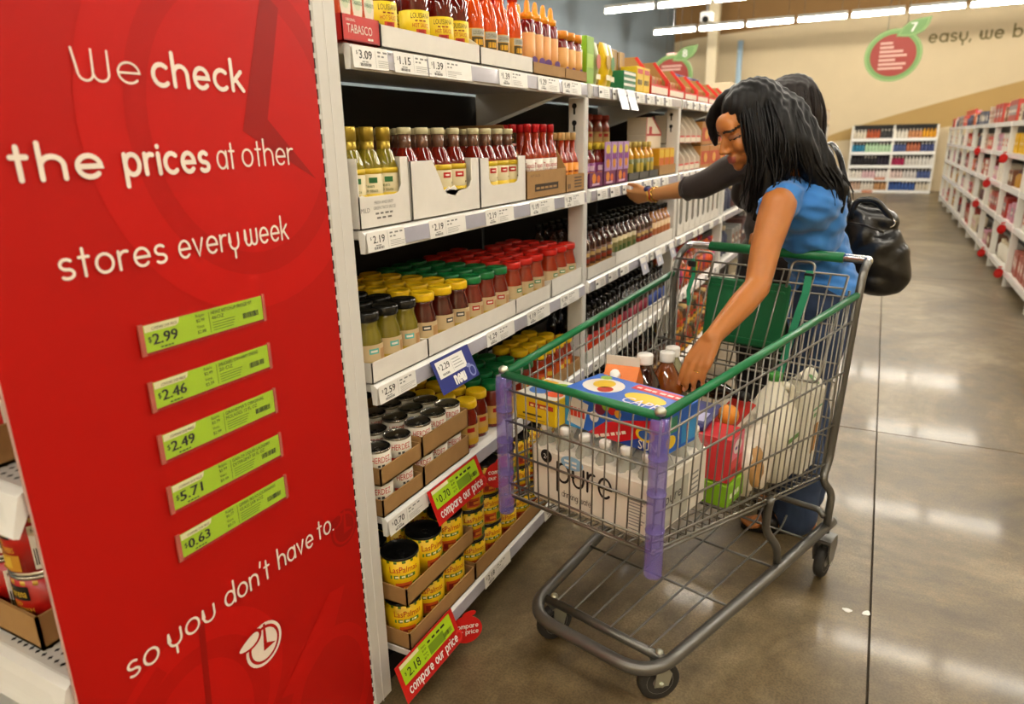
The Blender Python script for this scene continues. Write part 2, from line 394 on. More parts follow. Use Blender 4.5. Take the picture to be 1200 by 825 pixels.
bayname = ['nearest shelving bay beside the red panel, hot sauces on top', 'second shelving bay from the red panel, yellow bags on top',
           'third shelving bay from the red panel, beside the reaching arm'] + ['%s shelving bay from the red panel, hidden behind the women' % ORD[i] for i in range(3, 10)]
L0 = BL - .062
for i in range(10):
    bay = thing('shelving_bay', bayname[i], 'shelving', (XS, BAYS[i], 0), 0, 'bays of the long left shelving')
    for k, z in enumerate(DECK):
        dx = .05 if k == 4 else 0
        s = obj('shelf', DK, bay, (dx, 0, z)); obj('shelf_edge', LP, s); obj('label_channel', CH, s)
        if k < 4: obj('shelf_bracket', BR, s); obj('shelf_bracket', BR, s, (0, L0, 0))
    u = obj('upright', PM, bay, (0, BL - .0215, 0)); obj('keyhole_slot', KHM, u, (0, 0, 1.52)); obj('keyhole_slot', KHM, u, (0, 0, 1.46))
    obj('back_panel', BP, bay); obj('kick_plate', KP, bay)

# ------------------------------------------------------------------ end cap with the red panel facing the aisle
mat('red_panel', '#b00d06', 0.50, spec=.25, var=0.03, vscale=6, bump=0.02, bscale=60)
mat('red_lighter', '#bd1009', 0.50, spec=.25, var=0.03, vscale=6); mat('red_darker', '#960d07', 0.50, spec=.25, var=0.03, vscale=6)
mat('sign_white', '#f6e9da', 0.5)
PY0, PY1, PZ1 = .457, 1.112, 2.02
pan = thing('advertising_panel', 'tall red panel with white slogan about checking prices', 'sign', (XS, PY0, 0))
PX = XS
MB().box((-.006, 0, 0), (0, PY1 - PY0, PZ1), 'red_panel').build('board', pan)
MB().box((-.006, -.0008, 0), (.0004, 0, PZ1), C('#c8a196')).build('edge_trim', pan)
def on_panel(d): return lambda a, b: (d, a - PY0, b)
# ghost clock prints
def clipped(pts): return [(min(max(a, PY0 + .001), PY1 - .001), max(b, 0.002)) for a, b in pts]
def ghost(mb, cy, cz, rx, rz, mt, d, rot=0, n=48):
    pts = []
    for i in range(n):
        a = 2 * PI * i / n; p, q = rx * math.cos(a), rz * math.sin(a)
        pts.append((cy + p * math.cos(rot) - q * math.sin(rot), cz + p * math.sin(rot) + q * math.cos(rot)))
    pts = clipped(pts); fn = on_panel(d)
    mb.add([fn(*clipped([(cy, cz)])[0])] + [fn(*q) for q in pts], [(0, 1 + i, 1 + (i + 1) % n) for i in range(n)], mt)
g = MB()
ghost(g, .93, 1.435, .305, .325, 'red_lighter', .0006); ghost(g, .93, 1.435, .232, .262, 'red_panel', .0010); ghost(g, .93, 1.435, .195, .222, 'red_lighter', .0014)
fn = on_panel(.0018)
hand = [(.993, 1.66), (1.03, 1.635), (.975, 1.445), (1.085, 1.335), (.915, 1.425)]
g.add([fn(*q) for q in clipped(hand)], [(0, 4, 2, 1), (4, 3, 2)], 'red_darker')
g.build('ghost_clock_print', pan); g = MB()
ghost(g, .66, .40, .19, .185, 'red_lighter', .0006); ghost(g, .655, .37, .155, .165, 'red_panel', .0010); ghost(g, .65, .35, .115, .15, 'red_lighter', .0014)
g.add([fn(*q) for q in [(.655, .345), (.668, .345), (.685, .575), (.672, .575)]], [(0, 1, 2, 3)], 'red_darker')
g.add([on_panel(.0016)(*q) for q in clipped([(.49, .40), (.56, .50), (.60, .53), (.585, .555), (.47, .47)])], [(0, 1, 2, 3, 4)], 'red_panel')
g.build('ghost_clock_print', pan); g = MB()
ghost(g, .98, .17, .14, .17, 'red_lighter', .0006); ghost(g, .98, .17, .11, .14, 'red_panel', .0010)
g.add([on_panel(.0012)(*q) for q in clipped([(.83, .28), (.92, .36), (1.0, .43), (1.05, .42), (1.0, .33), (.88, .26)])], [tuple(range(6))], 'red_lighter')
g.build('ghost_clock_print', pan)
fw = on_panel(.0026)
def word(*a):
    m = MB(); lettering(m, *a); m.build('slogan_word', pan)
word('We', .634, .732, 1.491, .057, .055, 'sign_white', fw)
word('check', .755, .926, 1.491, .060, .115, 'sign_white', fw)
word('the', .528, .647, 1.362, .058, .125, 'sign_white', fw)
word('prices', .685, .832, 1.362, .058, .125, 'sign_white', fw)
word('at', .852, .888, 1.364, .056, .065, 'sign_white', fw)
word('other', .906, 1.026, 1.366, .056, .065, 'sign_white', fw)
word('stores', .561, .727, 1.226, .054, .085, 'sign_white', fw)
word('every', .752, .873, 1.227, .054, .075, 'sign_white', fw)
word('week', .890, .992, 1.229, .054, .075, 'sign_white', fw)
word('so', .537, .592, .568, .056, .08, 'sign_white', fw)
word('you', .614, .708, .570, .056, .08, 'sign_white', fw)
word("don't", .734, .842, .572, .056, .08, 'sign_white', fw)
word('have', .868, .966, .574, .056, .08, 'sign_white', fw)
word('to.', .984, 1.030, .576, .056, .08, 'sign_white', fw)
# clock-apple emblem
def emblem(mb, cy, cz, s, c1, c2, d, leaf=True):
    def E(k, m, dd):
        fn = on_panel(dd); mb.add([fn(cy + .046 * k * s * math.cos(a), cz + .046 * k * s * math.sin(a) * 1.02) for a in [2 * PI * i / 32 for i in range(32)]], [tuple(range(32))], m)
    E(1, c1, d); E(.86, c2, d + .0004); E(.73, c1, d + .0008)
    fn = on_panel(d + .0012)
    mb.add([fn(cy + s * a, cz + s * b) for a, b in [(.002, .045), (.007, .045), (.006, .000), (.028, -.012), (-.004, -.014)]], [(0, 4, 2, 1), (4, 3, 2)], c2)
    if leaf:
        for kk, cc, dd in ((1.0, c2, .0016), (.78, c1, .0020)):
            fn = on_panel(d + dd); lf = []
            for t in range(24):
                a = 2 * PI * t / 24; p, q = .033 * kk * math.cos(a), (.0165 - (1 - kk) * .022) * math.sin(a) * (1 - .35 * math.cos(a - 2.6))
                lf.append((-.036 + p * .97 - q * .22, .030 + p * .22 + q * .97))
            mb.add([fn(cy + s * a, cz + s * b) for a, b in lf], [tuple(range(24))], cc)
em = MB(); emblem(em, .806, .437, 1.0, 'sign_white', 'red_panel', .0024); em.build('clock_emblem', pan)
em = MB(); emblem(em, 1.068, .560, .95, 'red_darker', 'red_panel', .0003); em.build('faint_clock_print', pan)
# green price cards in clear holders
mat('lime_card', '#a9cf1c', 0.45, var=0.03); mat('pale_card', '#e9e6b4', 0.5); mat('clear_holder', '#dfe6e2', 0.06, trans=0.0, alpha=0.02)
mat('holder_red_edge', '#b85a4a', 0.2)
cards = [('2.99', '2.99', '2.88', 'HEINZ KETCHUP FRIDGE FIT', '46OZ', 'ketchup'), ('2.46', '2.49', '2.39', 'SMUCKERS STRWBRRY SPREAD', '20 OZ', 'jam'),
         ('2.49', '2.79', '2.99', "GRANDMA'S ORIGINAL", 'MOLASSES 12 FL OZ', 'molasses'), ('5.71', '5.99', '5.49', 'GAIN 2X LIQUID LAUNDRY', 'DETERGENT 50 FL OZ', 'detergent'),
         ('0.63', '0.77', '0.73', 'GERBER 3RD FOODS BANANAS', 'GLASS JAR 6OZ', 'bananas')]
zc = [1.088, .994, .903, .810, .718]
TP = Matrix(((0, 0, 1, 0), (1, 0, 0, 0), (0, 1, 0, 0), (0, 0, 0, 1)))       # (a, b, depth) -> (x = depth, y = a, z = b)
def barcode(mb, x, y, w, h, tr, z, mt='ink', n=14, seed=0):
    r = random.Random(seed); a = 0
    for i in range(n):
        t = w / n * r.uniform(.3, .75); mb.quad2(x + w * i / n, y, x + w * i / n + t, y + h, mt, tr, z)
for k, (p, a1, a2, l1, l2, what) in enumerate(cards):
    t = thing('price_card', '%s lime green price card from the top on the red panel' % ORD[k], 'price card', (XS + .003, .657, zc[k]), 0, 'lime price cards on the red panel')
    MB().box((0, .008, .002), (.001, .250, .046), 'lime_card').build('card', t)
    m = MB()
    m.add([(.0016, y, z) for y, z in [(.010, .0345), (.066, .0345), (.072, .038), (.074, .046), (.010, .046)]], [tuple(range(5))], 'pale_card')
    m.text('COMPARE OUR PRICE', .022, .037, .0045, 'ink', TP, width=.046, z=.0022)
    m.text('$', .014, .018, .009, 'ink', TP, z=.0018)
    for q in (0, .0007, -.0007): m.text(p, .022 + q, .0125 + abs(q) * .3, .0175, 'ink', TP, width=.045, z=.0018 + q * .05)
    m.scrib(4, .034, .005, .003, 'ink', TP, width=.026, z=.0018)
    for s_, y in (('Ralphs', .0375), ('$' + a1, .0290), ('Vons', .0185), ('$' + a2, .0095)): m.text(s_, .105, y, .0055, 'ink', TP, width=.017 if len(s_) > 4 else .014, z=.0018)
    m.quad2(.131, .006, .1317, .042, 'ink', TP, .0018)
    m.text(l1, .136, .036, .0062, 'ink', TP, width=.09, z=.0018); m.text(l2, .136, .027, .0062, 'ink', TP, width=.012 + .0035 * len(l2), z=.0018)
    for i in range(4): m.quad2(.137, .021 - i * .0045, .186 - i * .002, .0225 - i * .0045, mat('lime_dark', '#6f8f14', .5).name, TP, .0018)
    barcode(m, .203, .013, .036, .010, TP, .0018, seed=k)
    m.build('card_print', t)
    h = MB().box((-.0005, 0, -.002), (.0026, .008, .049), 'holder_red_edge').box((-.0005, .250, -.002), (.0026, .256, .049), 'holder_red_edge')
    h.box((.0030, 0, -.002), (.0036, .256, .049), 'clear_holder').build('clear_holder', t)

# end cap carcass and its own shelves facing the camera side
ec = thing('end_cap_shelving', 'white end-cap shelving behind the red panel, stacked with red cans', 'shelving', (XS, 0, 0))
pm = MB().box((-.075, 1.118, 0), (0, 1.190, 2.02), 'white_steel', b=.005)
pm.box((.0002, 1.150, 0), (.0012, 1.1515, 2.0), 'white_lip').build('corner_post', ec)
nt_ = MB().box((-.03, 1.1125, 0), (-.002, 1.118, 2.02), 'slot_black')
for i in range(70): nt_.box((-.02, 1.1122, .02 + i * .028), (.0005, 1.1186, .029 + i * .028), 'white_steel')
tag(nt_.build('notched_strip', ec), kind='stuff')
MB().box((-1.05, 1.09, 0), (-.03, 1.105, 1.9), 'dark_back').build('back_panel', ec)
MB().box((-1.06, .47, 0), (-1.03, 1.105, 1.95), 'white_steel').build('side_panel', ec)
ED = [1.62, 1.28, .945, .618, .20]
for i, z in enumerate(ED):
    y0 = .462
    s = MB().box((-1.03, y0, z - .028), (-.008, 1.09, z), 'white_steel', b=.003).build('shelf', ec)
    l = MB(); l.prism([(y0, z), (y0 - .012, z - .006), (y0 - .030, z - .062), (y0 - .022, z - .066), (y0, z - .03)], 1.0, 'white_lip', Matrix(((0, 0, 1, -1.03 + .018), (1, 0, 0, 0), (0, 1, 0, 0), (0, 0, 0, 1))))
    l.build('shelf_edge', s)
    MB().box((-1.02, y0 - .026, z - .060), (-.03, y0 - .024, z - .012), 'clear_holder', T(0, 0, 0)).build('label_channel', s)
    dots = MB()
    for a in range(5):
        for b2 in range(12):
            cx, cy = -.012 - b2 * .017 - (a % 2) * .0085, .478 + a * .016
            dots.add([(cx + .004, cy, z + .0006), (cx, cy + .005, z + .0006), (cx - .004, cy, z + .0006), (cx, cy - .005, z + .0006)], [(0, 1, 2, 3)], 'slot_black')
    tag(dots.build('punched_holes', s), kind='stuff')
# ------------------------------------------------------------------ goods: prototypes
mat('steel_can', '#b9b6ae', 0.25, 1.0, var=.1); mat('can_dark', '#3a3a38', 0.3, .9, var=.1)
def glassy(name, col, rough=.06, var=.18): return mat(name, col, rough, var=var, vscale=55, coat=.6).name
glassy('green_salsa', '#716612'); glassy('dark_salsa', '#4a130a'); glassy('red_salsa', '#701a0a'); glassy('orange_salsa', '#92290d')
glassy('taco_red', '#6e1508'); glassy('taco_olive', '#7d7016'); glassy('dark_red_sauce', '#5a0f07'); glassy('bright_orange_sauce', '#d4480c')
glassy('purple_red_sauce', '#6b120f'); glassy('brown_sauce', '#3c1b0c'); glassy('amber_sauce', '#8d4e14'); glassy('black_sauce', '#180e0a'); glassy('yellow_sauce', '#c88d14')
glassy('clear_neck', '#6d4a38')
CAPR = .3
def capm(h, r=.3): return C(h, r)
GOLD = mat('gold_foil', '#b59a3a', .32, .6, var=.1).name
def bottle(name, h, r, neck, sauce, cap, cap_h, label, lz, prints=(), sh0=.55, sh1=.76, capr=1.15, n=14, neckmat=None, foil=None, cat='bottle', tip=0, lab_col=None):
    z = lambda t: t * h
    prof = [(r * .86, 0), (r, .006), (r, z(sh0)), (r * .93, z(sh0) + (z(sh1) - z(sh0)) * .25), (neck * 1.45, z(sh0) + (z(sh1) - z(sh0)) * .8), (neck, z(sh1)), (neck, h - cap_h)]
    b = MB().lathe(prof, n, sauce)
    if neckmat: b.lathe([(neck * 1.03, z(sh1) - .008), (neck * 1.03, h - cap_h)], n, neckmat)
    body = b.mesh(name)
    c = MB(); cr = neck * capr
    if tip:
        c.lathe([(cr, h - cap_h), (cr, h - cap_h + .018), (cr * .55, h - cap_h + .022), (cr * .42, h - .012), (cr * .25, h - .002), (0, h)], n, cap)
    else:
        c.lathe([(cr, h - cap_h), (cr, h - .003), (cr * .9, h), (0, h)], n, cap)
    if foil: c.lathe([(neck * 1.08, z(sh1) - .012), (neck * 1.08, h - cap_h)], n, foil)
    parts = [('cap', c.mesh('cap'))]
    if label:
        l = MB().lathe([(r + .0006, lz[0]), (r + .0006, lz[1])], n, label)
        for pr in prints: pr(l, r + .0011)
        parts.append(('label', l.mesh('label')))
    return Proto(name, cat, body, parts)
def ptext(txt, z, h, mt, w=None, a=0.0): return lambda m, r: m.text(txt, a * r, z, h, mt, None, width=w, centre=True, wrap=r + .0003)
def pscrib(n, z, h, mt, w=None, a=0.0): return lambda m, r: m.scrib(n, a * r, z, h, mt, None, width=w, centre=True, wrap=r + .0003)
def ppatch(a0, a1, z0, z1, mt): return lambda m, r: m.wrapquad(r, a0, a1, z0, z1, mt, 4)
def pband(z0, z1, mt): return lambda m, r: m.lathe([(r, z0), (r, z1)], 14, mt)
YLAB = C('#d9b92a'); CREAM = C('#dccfa6'); WHITE = C('#ece6d8'); REDP = C('#b5160e'); GREENP = C('#1f6b35')
JET = C('#0d0d0c', .25); YCAP = C('#e6bb14', .28); GCAP = C('#0f6a34', .28); RCAP = C('#c31d12', .28); KCAP = C('#161512', .22)
# hourglass salsa jars
def jar(sauce, cap, logo):
    b = MB().lathe([(.030, 0), (.0355, .006), (.0368, .03), (.0368, .085), (.0345, .102), (.0290, .120), (.0275, .130), (.030, .143)], 18, sauce)
    c = MB().lathe([(.0325, .140), (.0335, .144), (.0335, .157), (.0315, .1615), (.026, .162), (.0245, .1605), (0, .1605)], 18, cap)
    l = MB().lathe([(.0374, .032), (.0374, .086)], 18, C('#cdb58a'), None, True, -2.0, 2.0)
    l.wrapquad(.0380, -.35, .30, .064, .077, logo, 4); l.wrapquad(.0383, -.25, .2, .068, .073, WHITE, 3)
    l.wrapquad(.0380, .45, 1.2, .044, .074, C('#b98f5e'), 4); l.lathe([(.0378, .032), (.0378, .046)], 14, C('#c0a23c'), None, True, -2.0, 2.0)
    return Proto('salsa_jar', 'jar', b.mesh('salsa_jar'), [('lid', c.mesh('lid')), ('label', l.mesh('label'))])
JAR_K = jar('green_salsa', KCAP, C('#5fb6b0')); JAR_Y = jar('dark_salsa', YCAP, C('#3b3b39')); JAR_G = jar('red_salsa', GCAP, REDP); JAR_R = jar('orange_salsa', RCAP, C('#4c8a5a'))
# tall salsa jars on the fourth shelf
def tall_jar(cap, sauce='red_salsa', lab='#d0a95a', hot=False):
    b = MB().lathe([(.030, 0), (.034, .005), (.0345, .09), (.033, .104), (.028, .116), (.028, .13)], 16, sauce)
    c = MB().lathe([(.0325, .128), (.0335, .131), (.0335, .146), (.031, .150), (.025, .1495), (0, .1485)], 16, cap)
    l = MB().lathe([(.0352, .014), (.0352, .076)], 14, C(lab), None, True, -2, 2)
    if hot: l.wrapquad(.0357, -.8, .5, .03, .07, C('#d8611a'), 4); l.wrapquad(.0360, -.4, .3, .045, .062, C('#e9c23a'), 4)
    else: l.wrapquad(.0357, -.3, .4, .054, .068, REDP, 4); l.lathe([(.0356, .014), (.0356, .034)], 12, C('#d6a62a'), None, True, -2, 2)
    return Proto('sauce_jar', 'jar', b.mesh('sauce_jar'), [('lid', c.mesh('lid')), ('label', l.mesh('label'))])
TJ_Y = tall_jar(YCAP); TJ_G = tall_jar(GCAP, 'red_salsa'); TJ_H = tall_jar(YCAP, 'orange_salsa', '#b8421a', True)
# taco sauce
TACO_G = bottle('taco_sauce_bottle', .216, .0298, .0145, 'taco_olive', GOLD, .030, CREAM, (.014, .126), [pband(.014, .07, YLAB), pband(.114, .126, YLAB), ppatch(-.3, .35, .094, .106, C('#2e6b3a')), ptext('green', .084, .008, C('#3f5a2a'), .026, -.35), ptext('taco sauce', .074, .008, C('#3f5a2a'), .036, -.25)], .60, .78, foil=GOLD)
TACO_R = bottle('taco_sauce_bottle', .216, .033, .0155, 'taco_red', C('#d9d2a8', .25), .016, CREAM, (.014, .124), [pband(.014, .066, YLAB), pband(.110, .124, YLAB), ppatch(-.3, .45, .090, .104, REDP), ppatch(-.15, .3, .095, .099, WHITE), pscrib(2, .074, .007, C('#6a5a3a'), .02, .9)], .58, .78, neckmat='clear_neck')
HOT_T = bottle('hot_sauce_bottle', .232, .024, .0115, 'orange_salsa', capm('#b8141a'), .026, WHITE, (.050, .122), [ptext('Tapatio', .094, .015, REDP, .040), ptext('HOT SAUCE', .082, .006, C('#aa3333'), .03), ppatch(-.35, .35, .055, .075, C('#3a4a7a'))], .56, .72)
HOT_V = bottle('hot_sauce_bottle', .205, .024, .011, 'orange_salsa', C('#d2a96a', .6), .026, C('#e2901a'), (.02, .10), [pscrib(3, .066, .010, C('#7a2d10'), .034), ppatch(-.5, .5, .024, .055, C('#d9641a'))], .5, .68, capr=1.25)
LOUIS = bottle('hot_sauce_bottle', .250, .0365, .014, 'dark_red_sauce', capm('#c8321a'), .034, C('#e8c913'), (.02, .098), [ptext('LOUISIANA', .080, .012, C('#3a3420'), .05), pscrib(3, .073, .004, C('#8a2a10'), .03), ptext('HOT SAUCE', .060, .009, REDP, .044), (lambda m, r: m.wrapquad(r + .0002, -.35, .35, .03, .056, C('#c2421a'), 5)), (lambda m, r: m.wrapquad(r + .0005, -.2, .2, .036, .054, C('#a01c12'), 4))], .52, .74)
ORANGE = bottle('hot_sauce_bottle', .252, .0285, .0135, 'bright_orange_sauce', capm('#e0330c'), .058, C('#c99a3a'), (.02, .092), [ppatch(-.7, .7, .072, .090, C('#b9b8a8')), ptext('LOUISIANA', .076, .010, C('#3a3420'), .034), ppatch(-.7, .5, .046, .070, C('#4a3c14')), ppatch(-.45, .4, .050, .064, C('#d9a21a')), ppatch(-.6, .6, .024, .042, C('#c8531a'))], .48, .68)
SQUEEZE = bottle('squeeze_bottle', .215, .026, .0165, 'purple_red_sauce', capm('#e8921c'), .058, C('#e0a262'), (.006, .118), [(lambda m, r: m.disc(0, 0, .012, .014, C('#6a4a86'), T(r + .0006, .006, .038) @ RY(PI / 2), 8))], .62, .74, tip=1)
ORJAR = Proto('sauce_jar', 'jar', MB().lathe([(.026, 0), (.031, .005), (.031, .10), (.027, .114), (.026, .128)], 16, 'purple_red_sauce').mesh('sauce_jar'),
    [('lid', MB().lathe([(.029, .126), (.029, .150), (.027, .152), (0, .152)], 16, capm('#dd8a2a')).mesh('lid')), ('label', MB().lathe([(.0316, .010), (.0316, .098)], 16, C('#e0a65e')).disc(0, 0, .009, .01, C('#6a4a86'), T(.0322, .004, .03) @ RY(PI / 2), 8).mesh('label'))])
# cans
def can(name, r, h, lab, top, prints, n=20):
    b = MB().lathe([(r * .96, 0), (r, .002), (r, .005), (r * .975, .006), (r * .975, h - .006), (r, h - .005), (r, h - .001), (r * .97, h), (r * .93, h - .001), (r * .92, h - .005), (r * .6, h - .004), (r * .55, h - .005), (0, h - .005)], n, top)
    l = MB().lathe([(r * .985, .007), (r * .985, h - .007)], n, lab)
    for p in prints: p(l, r * .992)
    t = MB().tube([(r * .5 * math.cos(a) * .5 + r * .2, r * .34 * math.sin(a) * .6, h - .0035) for a in [2 * PI * i / 8 for i in range(8)]], .0012, top, 4, True)
    t.box((r * .3, -.004, h - .0045), (r * .75, .004, h - .0025), top)
    return Proto(name, 'can', b.mesh(name), [('label', l.mesh('label')), ('pull_tab', t.mesh('pull_tab'))])
CAN_H = can('food_can', .0365, .080, C('#e9e3d2'), 'steel_can', [ptext('HERDEZ', .048, .016, C('#c2241a'), .052), pscrib(2, .036, .009, C('#4a4a44'), .02), ppatch(.35, .9, .012, .034, C('#5d8a2e')), ppatch(-.2, .4, .010, .030, C('#c89a1e')), ppatch(-.9, -.3, .010, .026, C('#b8321c'))])
CAN_Y = can('enchilada_sauce_can', .051, .118, C('#e9bf0c', .35), 'can_dark', [pband(.104, .111, C('#5a7a1e')), ptext('LasPalmas', .078, .018, C('#b5200f'), .078), ppatch(-.75, .6, .060, .070, C('#4f7a26')), pscrib(3, .063, .007, C('#f2e6c0'), .05), (lambda m, r: m.wrapquad(r + .0004, -.5, .35, .016, .048, C('#c4521a'), 6)), (lambda m, r: m.wrapquad(r + .0007, -.36, .2, .022, .040, C('#8f200f'), 5)), (lambda m, r: m.wrapquad(r + .0010, -.1, .3, .026, .036, C('#d98a2a'), 4)), (lambda m, r: m.wrapquad(r + .0004, .42, .8, .016, .044, C('#4f7a26'), 3))])
RED_CAN = can('pepper_can', .052, .112, C('#a8140f', .3), 'steel_can', [pband(.096, .104, C('#c9a23a')), (lambda m, r: m.wrapquad(r + .0003, -.62, .62, .068, .094, JET, 6)), (lambda m, r: m.text('La Morena', 0, .074, .015, C('#f0c23a'), None, .056, True, r + .0008)), ptext('SLICED', .058, .007, C('#f0c23a'), .03), ptext('JALAPENO PEPPERS', .044, .010, C('#f0c23a'), .07), (lambda m, r: m.wrapquad(r + .0003, -.8, .8, .010, .040, C('#c98f2a'), 8)), (lambda m, r: m.wrapquad(r + .0006, -.5, -.1, .014, .034, C('#7d8a2a'), 4)), (lambda m, r: m.wrapquad(r + .0006, .1, .5, .016, .036, C('#d9b23a'), 4)), (lambda m, r: m.wrapquad(r + .0004, 1.2, 2.3, .012, .090, WHITE, 8)), (lambda m, r: [m.wrapquad(r + .0008, 1.25 + .06 * i, 1.28 + .06 * i, .02, .05, 'ink', 1) for i in range(14)]), (lambda m, r: m.text('Nutrition Facts', 1.75 * r, .078, .007, 'ink', None, .045, True, r + .0009))])

# ------------------------------------------------------------------ shelf-ready trays (origin: front left bottom corner; local -x is towards the back)
YX = Matrix(((0, 0, 1, 0), (1, 0, 0, 0), (0, 1, 0, 0), (0, 0, 0, 1)))      # (a, b, t) -> x = t, y = a, z = b
XZ = Matrix(((1, 0, 0, 0), (0, 0, 1, 0), (0, 1, 0, 0), (0, 0, 0, 1)))      # (a, b, t) -> x = a, y = t, z = b
def tray(name, label, loc, w, d, hf, hb, mt='white_card', window=None, rz=0, prints=None, group='cardboard display trays', t=.0025, torn=False):
    o = thing(name, label, 'tray', loc, rz, group)
    MB().box((-d, 0, 0), (0, w, t), mt).build('tray_floor', o)
    if window:                                         # tall front with a U-shaped opening
        a, b_, c = window; pts = [(0, 0), (w, 0), (w, hf)]
        if b_ < w - 1e-4: pts += [(b_, hf)]
        pts += [(b_, c + .02), (b_ - .012, c + .004), (b_ - .025, c)]
        if torn: pts += [(b_ - .07, c - .004), (b_ - .09, c + .012), (b_ - .13, c - .006), (a + .10, c - .016), (a + .075, c + .010), (a + .05, c + .0), (a + .03, c + .035)]
        else: pts += [(a + .025, c), (a + .012, c + .004)] + ([(a, c + .02)] if a > 0 else [])
        if a > 1e-4: pts += [(a, hf), (0, hf)]
        else: pts += [(0, c)] if not torn else []
        f = MB().prism(pts, t, mt, YX @ T(0, 0, -t))
    else: f = MB().box((-t, 0, 0), (0, w, hf), mt)
    if prints: prints(f)
    f.build('front_flap', o)
    for y in (0, w - t):
        s = MB().prism([(0, 0), (0, hf), (-d * .30, hb if not window else max(hf, hb)), (-d, hb), (-d, 0)], t, mt, XZ @ T(0, 0, y)); s.build('side_wall', o)
    MB().box((-d, t, 0), (-d + t, w - t, hb), mt).build('back_wall', o)
    return o
def carton(name, label, loc, w, d, h, mt, prints=None, rz=0, group=None, rot=None, parts=()):
    o = thing(name, label, 'box', loc, rz, group)
    if rot is not None: o.rotation_euler = rot
    b = MB().box((-d, 0, 0), (0, w, h), mt, b=min(.002, h * .1)); b.build('carton', o)
    if prints:
        p = MB(); prints(p); p.build('printed_front', o)
    fl = MB().box((-d * .98, w * .47, h), (-d * .02, w * .53, h + .0006), C('#cbb58a')); fl.build('seam', o)
    return o
def row(proto, xs, ys, z, rz, desc, where, group, jit=.0, sc=None):
    for i, x in enumerate(xs):
        for j, y in enumerate(ys):
            proto.put((x + R.uniform(-jit, jit), y + R.uniform(-jit, jit), z), rz + R.uniform(-.25, .25),
                      '%s, %s from left, %s row, %s' % (desc, ORD[j], 'front' if i == 0 else ORD[i], where), group, scale=sc)
FA = -.45                                              # products turn their label to the aisle, a little towards the shopper

# ---- top shelf, nearest bay
Z = DECK[0] + .0005
tz = .003
def p_tab(m):
    m.text('ORIGINAL', .012, .040, .005, WHITE, YX @ T(0, 0, .0004), .03); m.text('TABASCO', .014, .018, .017, WHITE, YX @ T(0, 0, .0004), .082)
    m.scrib(2, .080, .008, .006, WHITE, YX @ T(0, 0, .0004), .022); m.quad2(.004, .003, .115, .005, C('#8a1410'), YX, .0005)
mat('tabasco_red', '#c2241c', .5)
tray('display_box', 'red open display box of small hot sauce cartons next to the white post', (-1.002, 1.206, Z), .122, .30, .052, .052, 'tabasco_red', prints=p_tab)
def tab_carton(k, y):
    t = thing('hot_sauce_carton', 'white and orange pepper sauce carton with green lettering, %s in the red box' % ORD[k], 'box', (-1.010, y, Z + tz), 0, 'small cartons in the red display box')
    MB().box((-.036, 0, 0), (0, .036, .128), C('#d9562a'), b=.002).build('carton', t)
    m = MB(); m.disc(.018, .075, .0165, .040, C('#ece4cf'), YX, 20, .0006); m.disc(.018, .075, .011, .014, C('#d9e0c0'), YX, 16, .0010)
    m.text('TABASCO', .003, .072, .0075, C('#2f6a3a'), YX, .030, z=.0016)
    m.build('oval_label', t)
for k in range(3): tab_carton(k, 1.212 + k * .038)
tray('display_tray', 'white tray of large dark red hot sauce bottles on the top shelf', (-1.002, 1.332, Z), .432, .36, .046, .115, 'white_card')
row(LOUIS, [-1.052, -1.132, -1.215], [1.402, 1.535, 1.645, 1.722], Z + tz, FA, 'dark red hot sauce bottle with yellow label', 'top shelf', 'yellow label hot sauce bottles')
tray('display_tray', 'white tray of bright orange hot sauce bottles on the top shelf', (-1.002, 1.768, Z), .326, .36, .044, .07, 'white_card')
row(ORANGE, [-1.046, -1.112, -1.18], [1.812, 1.888, 1.962, 2.046], Z + tz, FA, 'bright orange hot sauce bottle with long cap', 'top shelf', 'orange hot sauce bottles')
tray('display_tray', 'brown tray of squeeze bottles with pointed orange nozzles', (-1.002, 2.098, Z), .252, .34, .034, .034, 'brown_card')
row(SQUEEZE, [-1.040, -1.10, -1.16], [2.132, 2.190, 2.25, 2.31], Z + tz, FA, 'peach label squeeze bottle with pointed nozzle', 'top shelf', 'squeeze bottles with orange nozzles')
tray('display_tray', 'brown tray of small jars with orange lids at the end of the top shelf', (-1.002, 2.352, Z), .197, .34, .034, .034, 'brown_card')
row(ORJAR, [-1.040, -1.11], [2.3870, 2.4505, 2.5140], Z + tz, FA, 'sauce jar with broad orange lid and peach label', 'top shelf', 'jars with orange lids')

# ---- second shelf
Z = DECK[1] + .0005
def p_mild(m):
    g = C('#77746c'); k = YX @ T(0, 0, .0004)
    m.text('MILD', .004, .036, .010, g, k, .030); m.text('FRESH AND EASY', .052, .052, .007, g, k, .070); m.text('GREEN TACO SAUCE', .048, .040, .007, g, k, .082)
    m.scrib(4, .054, .029, .006, g, k, .070); m.scrib(3, .058, .019, .006, g, k, .060)
tray('display_tray', 'white cut-out tray printed MILD with olive green sauce bottles', (-1.003, 1.216, Z), .190, .30, .152, .152, 'white_card', (0, .158, .070), prints=p_mild)
row(TACO_G, [-1.046, -1.113, -1.18], [1.2495, 1.3105, 1.3715], Z + tz, FA, 'olive green taco sauce bottle with gold cap', 'tray printed MILD', 'olive taco sauce bottles')
tray('display_tray', 'white cut-out tray with torn front and red taco sauce bottles', (-1.003, 1.414, Z), .328, .30, .140, .140, 'white_card', (.095, .285, .062), torn=True)
row(TACO_R, [-1.046, -1.116, -1.186], [1.456, 1.530, 1.604, 1.680], Z + tz, FA, 'red taco sauce bottle with cream cap', 'torn white tray', 'red taco sauce bottles')
tray('display_tray', 'neat white cut-out tray with red taco sauce bottles beside the brown box', (-1.003, 1.748, Z), .288, .30, .138, .138, 'white_card', (.05, .24, .060))
